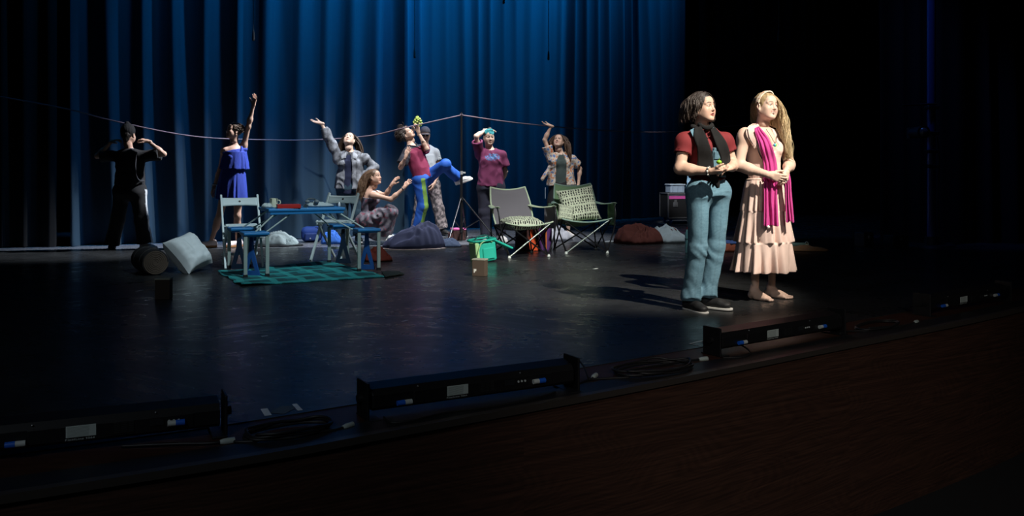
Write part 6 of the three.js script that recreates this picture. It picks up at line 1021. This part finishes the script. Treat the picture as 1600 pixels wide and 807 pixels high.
// 6 - crouching
{ const D = 12.6, J = joints(D, { female: true, s: 0.97, w: 0.92, neck: [579, 297], pel: [574, 341], headC: [585, 277, -0.02], headF: V(0.92, 0.22, 0.25), sR: [583, 305, -0.16], sL: [589, 303, 0.16], eR: [611, 312, -0.22], wR: [631, 294, -0.20], eL: [603, 305, 0.10], wL: [612, 289, 0.02],
    hR: [574, 346, -0.09], hL: [577, 346, 0.09], kR: [609, 331, -0.13], kL: [611, 332, 0.12], aR: [598, 367, -0.10], aL: [601, 366, 0.10],
    handR: { dir: V(0.6, 0.75, -0.1), palm: V(0.5, -0.3, -0.75), curl: 0.15, spread: 0.22, thumb: 0.9 }, handL: { dir: V(0.55, 0.8, 0), palm: V(0.7, -0.35, -0.6), curl: 0.18, spread: 0.2, thumb: 0.9 } });
  const p = person('long-haired woman in a patterned dress crouching in profile with both hands reaching up', groundAt(at(588, 377, D)), J, { tone: SKIN.mid, face: { smile: 0.5 } });
  const swirl = (x, y, z) => { const n = noise(x * 9 + 3 * noise(x * 6, y * 6, z * 6), y * 9, z * 9), m = noise(x * 26, y * 22, z * 26); return m > 0.26 ? [0.20, 0.07, 0.10] : n > 0.14 ? [0.17, 0.16, 0.19] : n < -0.25 ? [0.05, 0.045, 0.06] : [0.105, 0.095, 0.125]; };
  const L = [...torso(J, 0.014), cap(J.hR, J.kR, 0.125, 0.095), cap(J.hL, J.kL, 0.125, 0.095), cap(J.kR, J.kL, 0.09, 0.09), cap(mix(J.kR, J.aR, 0.1), mix(J.kR, J.aR, 0.8), 0.09, 0.105), cap(mix(J.kL, J.aL, 0.1), mix(J.kL, J.aL, 0.8), 0.09, 0.105), cap(add(J.pel, V(-0.02, -0.08, 0)), add(J.pel, V(0.12, -0.20, 0)), 0.155, 0.12), cap(add(J.pel, V(0.05, -0.1, -0.08)), add(J.pel, V(0.22, -0.17, -0.06)), 0.12, 0.1),
    cutBelow(P0(J, J.neck, 0, -0.105, 0), mul(J.chest.Y, -1)), cutBelow(V(0, 0.03, 0), Y0)];
  p.put('dress', nets(L, { cell: 0.010, k: 0.045, color: swirl, wrinkle: (x, y, z) => { const c = at(590, 337, D - 0.2), r = Math.hypot(x - c.x, y - c.y); return 0.014 * Math.sin(r * 70 + Math.atan2(y - c.y, x - c.x)) * Math.exp(-r * 5) + folds(0.010, 5, 5, 5, 3)(x, y, z); } }), vcloth(0.85), 'patterned summer dress');
  for (const q of ['R', 'L']) p.put('strap', tube(smooth([P0(J, J['s' + q], q === 'R' ? 0.05 : -0.05, -0.05, 0.105), P0(J, J['s' + q], q === 'R' ? 0.04 : -0.04, 0.05, 0.0), P0(J, J['s' + q], q === 'R' ? 0.05 : -0.05, -0.05, -0.10)], 14), 0.008, 8), vcloth(0.85));
  const brown = [0.13, 0.075, 0.045], body = [...torso(J, 0.016), cap(J.sR, J.eR, 0.055, 0.05)];
  p.put('hair', join(scalp(p.M, brown, { overEars: true, fh: 0.09 }), locks(p.M, { seed: 61, n: 620, len: 0.36, steps: 15, wave: 0.26, waveFreq: 28, gravity: 0.5, thick: 0.004, color: brown, tip: [0.24, 0.15, 0.09], faceHalf: 0.064, body, pull: V(-0.12, 0, -0.05), accept: (d) => d.z < 0.25 + d.y * 0.35 && d.y > -0.4, flow: (d) => [Math.sign(d.x) * 0.35, -0.1, -0.95] })), hairMat);
  p.put('bracelet', new THREE.TorusGeometry(0.029, 0.004, 8, 22).applyMatrix4(basis(unit(cross(sub(J.wR, J.eR), Z0)), cross(unit(sub(J.wR, J.eR)), unit(cross(sub(J.wR, J.eR), Z0))), unit(sub(J.wR, J.eR)), mix(J.wR, J.eR, 0.06))), mat('#8a8a90', 0.4));
  const sh = mat('#c9cfd0', 0.6); for (const q of ['R', 'L']) shoeParts(p.t, p.t.position, J['a' + q], V(1, 0, q === 'R' ? 0.25 : -0.05), Y0, sh, soleWhite, lacesWhite, 0.95); }

// 7 - leaning back with a leg kicked out
{ const D = 13.2, J = joints(D, { w: 0.96, neck: [642, 227], pel: [661, 275], headC: [635, 209], headF: V(0.62, 0.66, 0.36), headU: V(-0.72, 0.62, 0.1), sR: [636, 237, -0.14], sL: [655, 233, 0.14], eR: [626, 262, -0.22], wR: [634, 246, -0.33], eL: [667, 233, -0.06], wL: [654, 208, -0.08],
    hR: [656, 282, -0.08], hL: [667, 278, 0.08], kR: [661, 323, -0.08], kL: [696, 257, -0.14], aR: [651, 362, -0.02], aL: [716, 279, 0.10],
    handR: { dir: V(0.35, 0.9, 0.1), palm: V(0.5, 0, -0.8), curl: 0.12, spread: 0.16, thumb: 0.7 }, handL: { dir: V(-0.1, 1, 0.1), palm: V(-0.6, 0.2, 0.5), curl: 0.45, spread: 0.08, thumb: 0.6 } });
  const p = person('dancer in blue track trousers leaning back under the grapes with one leg kicked out', groundAt(at(655, 376, D)), J, { tone: SKIN.fair, face: { open: 0.006 } });
  const dk = [0.035, 0.022, 0.017];
  p.put('hair', join(scalp(p.M, dk, { k: 1.04 }), locks(p.M, { seed: 71, n: 520, len: 0.085, steps: 8, wave: 0.6, waveFreq: 60, gravity: 0.22, thick: 0.0042, color: dk, accept: (d) => d.z < 0.40 + d.y * 0.3 && d.y > -0.35, flow: (d) => [d.x * 0.5, d.y * 0.4, -0.5 + d.z] })), hairMat);
  p.put('tshirt', shirt(J, { t: 0.020, sleeve: 0.78, cuff: 0.080, hem: 0.05, hw: 0.165, hd: 0.125, seed: 17, amp: 0.015, color: (x, y, z) => { const q = V(x - J.chestC.x, y - J.chestC.y, z - J.chestC.z), v = q.dot(J.chest.Y), u = Math.abs(q.dot(J.chest.X)); return v > 0.10 || u > 0.185 ? [0.030, 0.032, 0.045] : [0.20, 0.014, 0.055]; } }), vcloth(0.85), 'maroon t-shirt with dark shoulders');
  p.put('trousers', trousers(J, { r: [0.095, 0.078, 0.080], seed: 5, amp: 0.010, cell: 0.0105, to: 0.97, color: (x, y, z) => { if (y < J.hR.y + 0.06 && x < J.hL.x + 0.09) { const a = legAxis(J, 'R', y), u = x - a.x; if (u > 0.030 && u < 0.085 && z > a.z - 0.03 && y < J.hR.y + 0.03) return Math.abs(u - 0.057) < 0.005 ? [0.25, 0.42, 0.10] : [0.20, 0.38, 0.06]; } return [0.008, 0.085, 0.42]; } }), vcloth(0.75), 'blue track trousers with a green side stripe');
  shoeParts(p.t, p.t.position, J.aL, V(0.88, 0.30, 0.35), V(-0.30, 0.92, 0.2), whiteShoe, soleWhite, lacesWhite); shoeParts(p.t, p.t.position, J.aR, V(0.7, 0, 0.6), Y0, whiteShoe, soleWhite, lacesWhite); }

// 8 - white tee, cap
{ const D = 14.2, J = joints(D, { w: 1.0, neck: [665, 228], pel: [668, 284], headC: [664, 211], headF: V(0.15, -0.12, 1), sR: [648, 236], sL: [680, 237], eR: [640, 214, -0.12], wR: [649, 193, -0.34], eL: [688, 263, 0.0], wL: [679, 286, -0.1],
    hR: [659, 289], hL: [677, 289], kR: [655, 328, -0.05], kL: [685, 327, 0.0], aR: [650, 359], aL: [691, 358, 0.0],
    handR: { dir: V(0.35, 0.75, 0.5), palm: V(0.3, -0.7, 0.6), curl: 0.5, thumb: 0.5 }, handL: { dir: V(-0.3, -0.9, 0.2), palm: V(-0.8, 0, -0.3), curl: 0.4 } });
  const p = person('person in white tee, grey cap and dark glasses behind the kicking dancer, holding up grapes', groundAt(at(670, 369, D)), J, { tone: SKIN.fair, face: {} });
  const capC = cloth([0.14, 0.13, 0.15]);
  const h = p.put('cap', nets([ell(V(0, 0.05, -0.014), [0.084, 0.088, 0.105]), cutBelow(V(0, 0.028, 0), V(0, 1, -0.1))], { cell: 0.007 }).applyMatrix4(p.M), capC); part('peak', moved(slab((u, v) => { const a = (u - 0.5) * 1.9; return V(Math.sin(a) * (0.082 + 0.01 * v), 0.032 - 0.012 * v - 0.012 * Math.sin(a) ** 2, Math.cos(a) * (0.085 + 0.065 * v)); }, 20, 8, 0.005).applyMatrix4(p.M), p.neg), capC, h);
  p.put('sunglasses', join(...[-1, 1].map((q) => ell && new THREE.SphereGeometry(0.025, 16, 12).scale(1, 0.75, 0.3).translate(q * 0.031, 0.002, 0.092)), box(0.13, 0.006, 0.005, 0, 0.012, 0.092), box(0.005, 0.006, 0.10, 0.072, 0.01, 0.045), box(0.005, 0.006, 0.10, -0.072, 0.01, 0.045)).applyMatrix4(p.M), mat([0.01, 0.01, 0.01], 0.15), 'dark glasses');
  p.put('tshirt', shirt(J, { t: 0.018, sleeve: 0.55, hem: 0.08, seed: 23 }), cloth([0.62, 0.66, 0.70]), 'white t-shirt');
  p.put('trousers', trousers(J, { r: [0.10, 0.088, 0.098], seed: 6, color: (x, y, z) => { const n = noise(x * 22, y * 18, z * 22) + 0.5 * noise(x * 50, y * 50, z * 50); return n > 0.12 ? [0.30, 0.25, 0.25] : n < -0.2 ? [0.05, 0.045, 0.05] : [0.14, 0.115, 0.12]; } }), vcloth(0.85), 'mottled grey brown trousers');
  for (const q of ['R', 'L']) shoeParts(p.t, p.t.position, J['a' + q], V(q === 'R' ? -0.2 : 0.6, 0, 0.9), Y0, blackShoe, blackShoe, mat('#8f98a0', 0.7));
  const g = at(652.5, 190, 13.55), gt = thing('grape_bunch', g, 'bunch of green grapes held over the open mouth of the leaning dancer', 'grapes', null), gm = mat('#a4b557', 0.4), r = rng(5), sg = new THREE.SphereGeometry(0.0165, 14, 10);
  for (let i = 0; i < 34; i++) { const k = i / 34, a = i * 2.4, w = 0.055 * Math.sin(Math.PI * Math.pow(1 - k, 0.7) * 0.95 + 0.1) + 0.008, m = part('grape', sg, gm, gt); m.position.set(Math.cos(a) * w + 0.01 * (k - 0.5), 0.06 - k * 0.14 + 0.01 * r(), Math.sin(a) * w); }
  part('stem', tube(smooth([V(0, -0.04, 0), V(0, 0.05, 0), V(-0.008, 0.10, -0.01)], 10), 0.004, 6), mat('#6b7a35', 0.8), gt); }

// 9 - maroon tee, teal headscarf
{ const D = 13.2, J = joints(D, { female: true, w: 1.02, neck: [766, 233], pel: [767, 288], headC: [764, 215, -0.02], headF: V(0.28, 0.0, 0.95), sR: [750, 241, -0.02], sL: [784, 241, 0.02], eR: [744, 213, -0.15], wR: [759, 203.5, 0.02], eL: [790, 268, 0.05], wL: [783, 287, 0.12],
    hR: [757, 292], hL: [777, 292], kR: [757, 332], kL: [779, 332], aR: [759, 369], aL: [783, 368],
    handR: { dir: V(0.95, 0.02, -0.1), palm: V(0.0, -0.95, 0.1), curl: 0.25, spread: 0.1, thumb: 0.5 }, handL: { dir: V(-0.3, -0.85, 0), palm: V(-0.3, 0, -0.9), curl: 0.3 } });
  const p = person('person in maroon tee with blue print and teal headscarf, one hand on the head', groundAt(at(769, 377, D)), J, { tone: SKIN.pale, face: { brow: [0.04, 0.025, 0.02] } });
  p.put('headscarf', nets([ell(V(0, 0.04, -0.016), [0.083, 0.092, 0.104]), cap(V(-0.02, 0.10, 0.05), V(0.03, 0.105, 0.055), 0.018, 0.02), cutBelow(V(0, 0.040, 0.06), V(0, 1, 0.55))], { cell: 0.007, k: 0.015, wrinkle: folds(0.006, 14, 10, 14, 6) }).applyMatrix4(p.M), cloth('#2e8a90', 0.85), 'teal headscarf');
  p.put('hair', scalp(p.M, [0.035, 0.022, 0.016], { k: 0.99, extra: [ell(V(0.02, 0.125, -0.03), [0.035, 0.03, 0.035])] }), hairMat);
  p.put('tshirt', shirt(J, { t: 0.022, sleeve: 0.72, cuff: 0.082, hem: 0.03, hw: 0.178, hd: 0.13, seed: 31, amp: 0.015, color: (x, y, z, nx, ny, nz) => { const q = V(x - J.chestC.x, y - J.chestC.y, z - J.chestC.z), v = q.dot(J.chest.Y), u = q.dot(J.chest.X), e = ((u - 0.02) / 0.115) ** 2 + ((v - 0.055) / 0.055) ** 2; return q.dot(J.chest.Z) > 0.05 && e < 1 && noise(u * 45, v * 60, 3) > -0.12 + e * 0.4 - 0.2 ? (noise(u * 70, v * 80, 9) > 0.1 ? [0.10, 0.20, 0.36] : [0.05, 0.12, 0.30]) : [0.15, 0.022, 0.075]; } }), vcloth(0.88), 'maroon t-shirt with a blue print');
  p.put('trousers', trousers(J, { r: [0.105, 0.086, 0.075], seed: 14, color: [0.018, 0.018, 0.035] }), vcloth(0.9));
  for (const q of ['R', 'L']) shoeParts(p.t, p.t.position, J['a' + q], V(q === 'R' ? 0.05 : 0.35, 0, 1), Y0, whiteShoe, soleWhite, lacesWhite); }

// 10 - floral shirt
{ const D = 14.2, J = joints(D, { female: true, w: 1.0, neck: [876, 239], pel: [877, 287], headC: [873, 221, -0.01], headF: V(-0.28, 0.46, 0.85), sR: [861, 247], sL: [893, 248], eR: [851, 219, -0.03], wR: [861, 197, -0.06], eL: [906, 264, 0.08], wL: [904, 286, 0.0],
    hR: [868, 291], hL: [887, 291], kR: [863, 330, -0.05], kL: [887, 330], aR: [861, 362], aL: [888, 362],
    handR: { dir: V(-0.9, 0.25, 0.2), palm: V(0.1, 0.9, 0.2), curl: 0.2, thumb: 0.6 }, handL: { dir: V(-0.05, -1, 0.1), palm: V(-0.9, 0, 0), curl: 0.35 } });
  const p = person('long-haired person in an open floral shirt over a dark green tee, one hand raised', groundAt(at(875, 370, D)), J, { tone: SKIN.fair, face: { brow: [0.06, 0.035, 0.02] } });
  p.put('tshirt', shirt(J, { t: 0.014, sleeve: 0.4, hem: 0.06, hw: 0.165, seed: 3 }), cloth([0.045, 0.065, 0.06]), 'dark green t-shirt');
  p.put('shorts', trousers(J, { r: [0.10, 0.10, 0.1], to: 0.44, seed: 2, color: [0.010, 0.010, 0.012] }), vcloth());
  const floral = (x, y, z) => { const n = noise(x * 26, y * 26, z * 26), m = noise(x * 40 + 9, y * 40, z * 40); return n > 0.30 ? [0.55, 0.16, 0.06] : n < -0.32 ? [0.10, 0.18, 0.40] : m > 0.30 ? [0.38, 0.22, 0.10] : [0.58, 0.50, 0.42]; };
  p.put('floral_shirt', shirt(J, { t: 0.030, sleeve: 0.66, cuff: 0.085, hem: 0.03, hw: 0.20, hd: 0.14, seed: 22, amp: 0.012, drape: 0.06, cell: 0.010, color: floral, more: [cap(P0(J, J.chestC, -0.13, 0, 0), P0(J, J.pel, -0.30, 0.06, 0.03), 0.04, 0.03), cap(P0(J, J.pel, 0.17, -0.06, 0.03), P0(J, J.chestC, 0.15, -0.03, 0.02), 0.035, 0.04)], cut: [ell(P0(J, mix(J.pel, J.neck, 0.30), -0.01, -0.05, 0.19), [0.095, 0.52, 0.15], J.chest.X, J.chest.Y, J.chest.Z, { sub: true, k: 0.01 })] }), vcloth(0.85), 'open floral shirt');
  const brown = [0.10, 0.055, 0.035], body = [...torso(J, 0.022), cap(J.sR, J.eR, 0.06, 0.055), cap(J.sL, J.eL, 0.06, 0.055)];
  p.put('hair', join(scalp(p.M, brown, { overEars: true, fh: 0.098 }), locks(p.M, { seed: 101, n: 560, len: 0.34, steps: 14, wave: 0.40, waveFreq: 36, gravity: 0.5, thick: 0.0042, color: brown, tip: [0.16, 0.09, 0.055], faceHalf: 0.060, body, pull: mul(J.chest.Z, 0.22), accept: (d) => d.z < 0.30 + d.y * 0.3 && d.y > -0.4, flow: (d) => [Math.sign(d.x) * 0.8, -0.2, 0.1] })), hairMat);
  p.put('key_strap', box(0.012, 0.18, 0.006).translate(...Object.values(at(852, 302, D - 0.08))), mat('#8f9aa8', 0.6));
  for (const q of ['R', 'L']) shoeParts(p.t, p.t.position, J['a' + q], V(q === 'R' ? -0.2 : 0.35, 0, 1), Y0, whiteShoe, soleWhite, lacesWhite); }

shade(scene);
renderer.render(scene, camera);
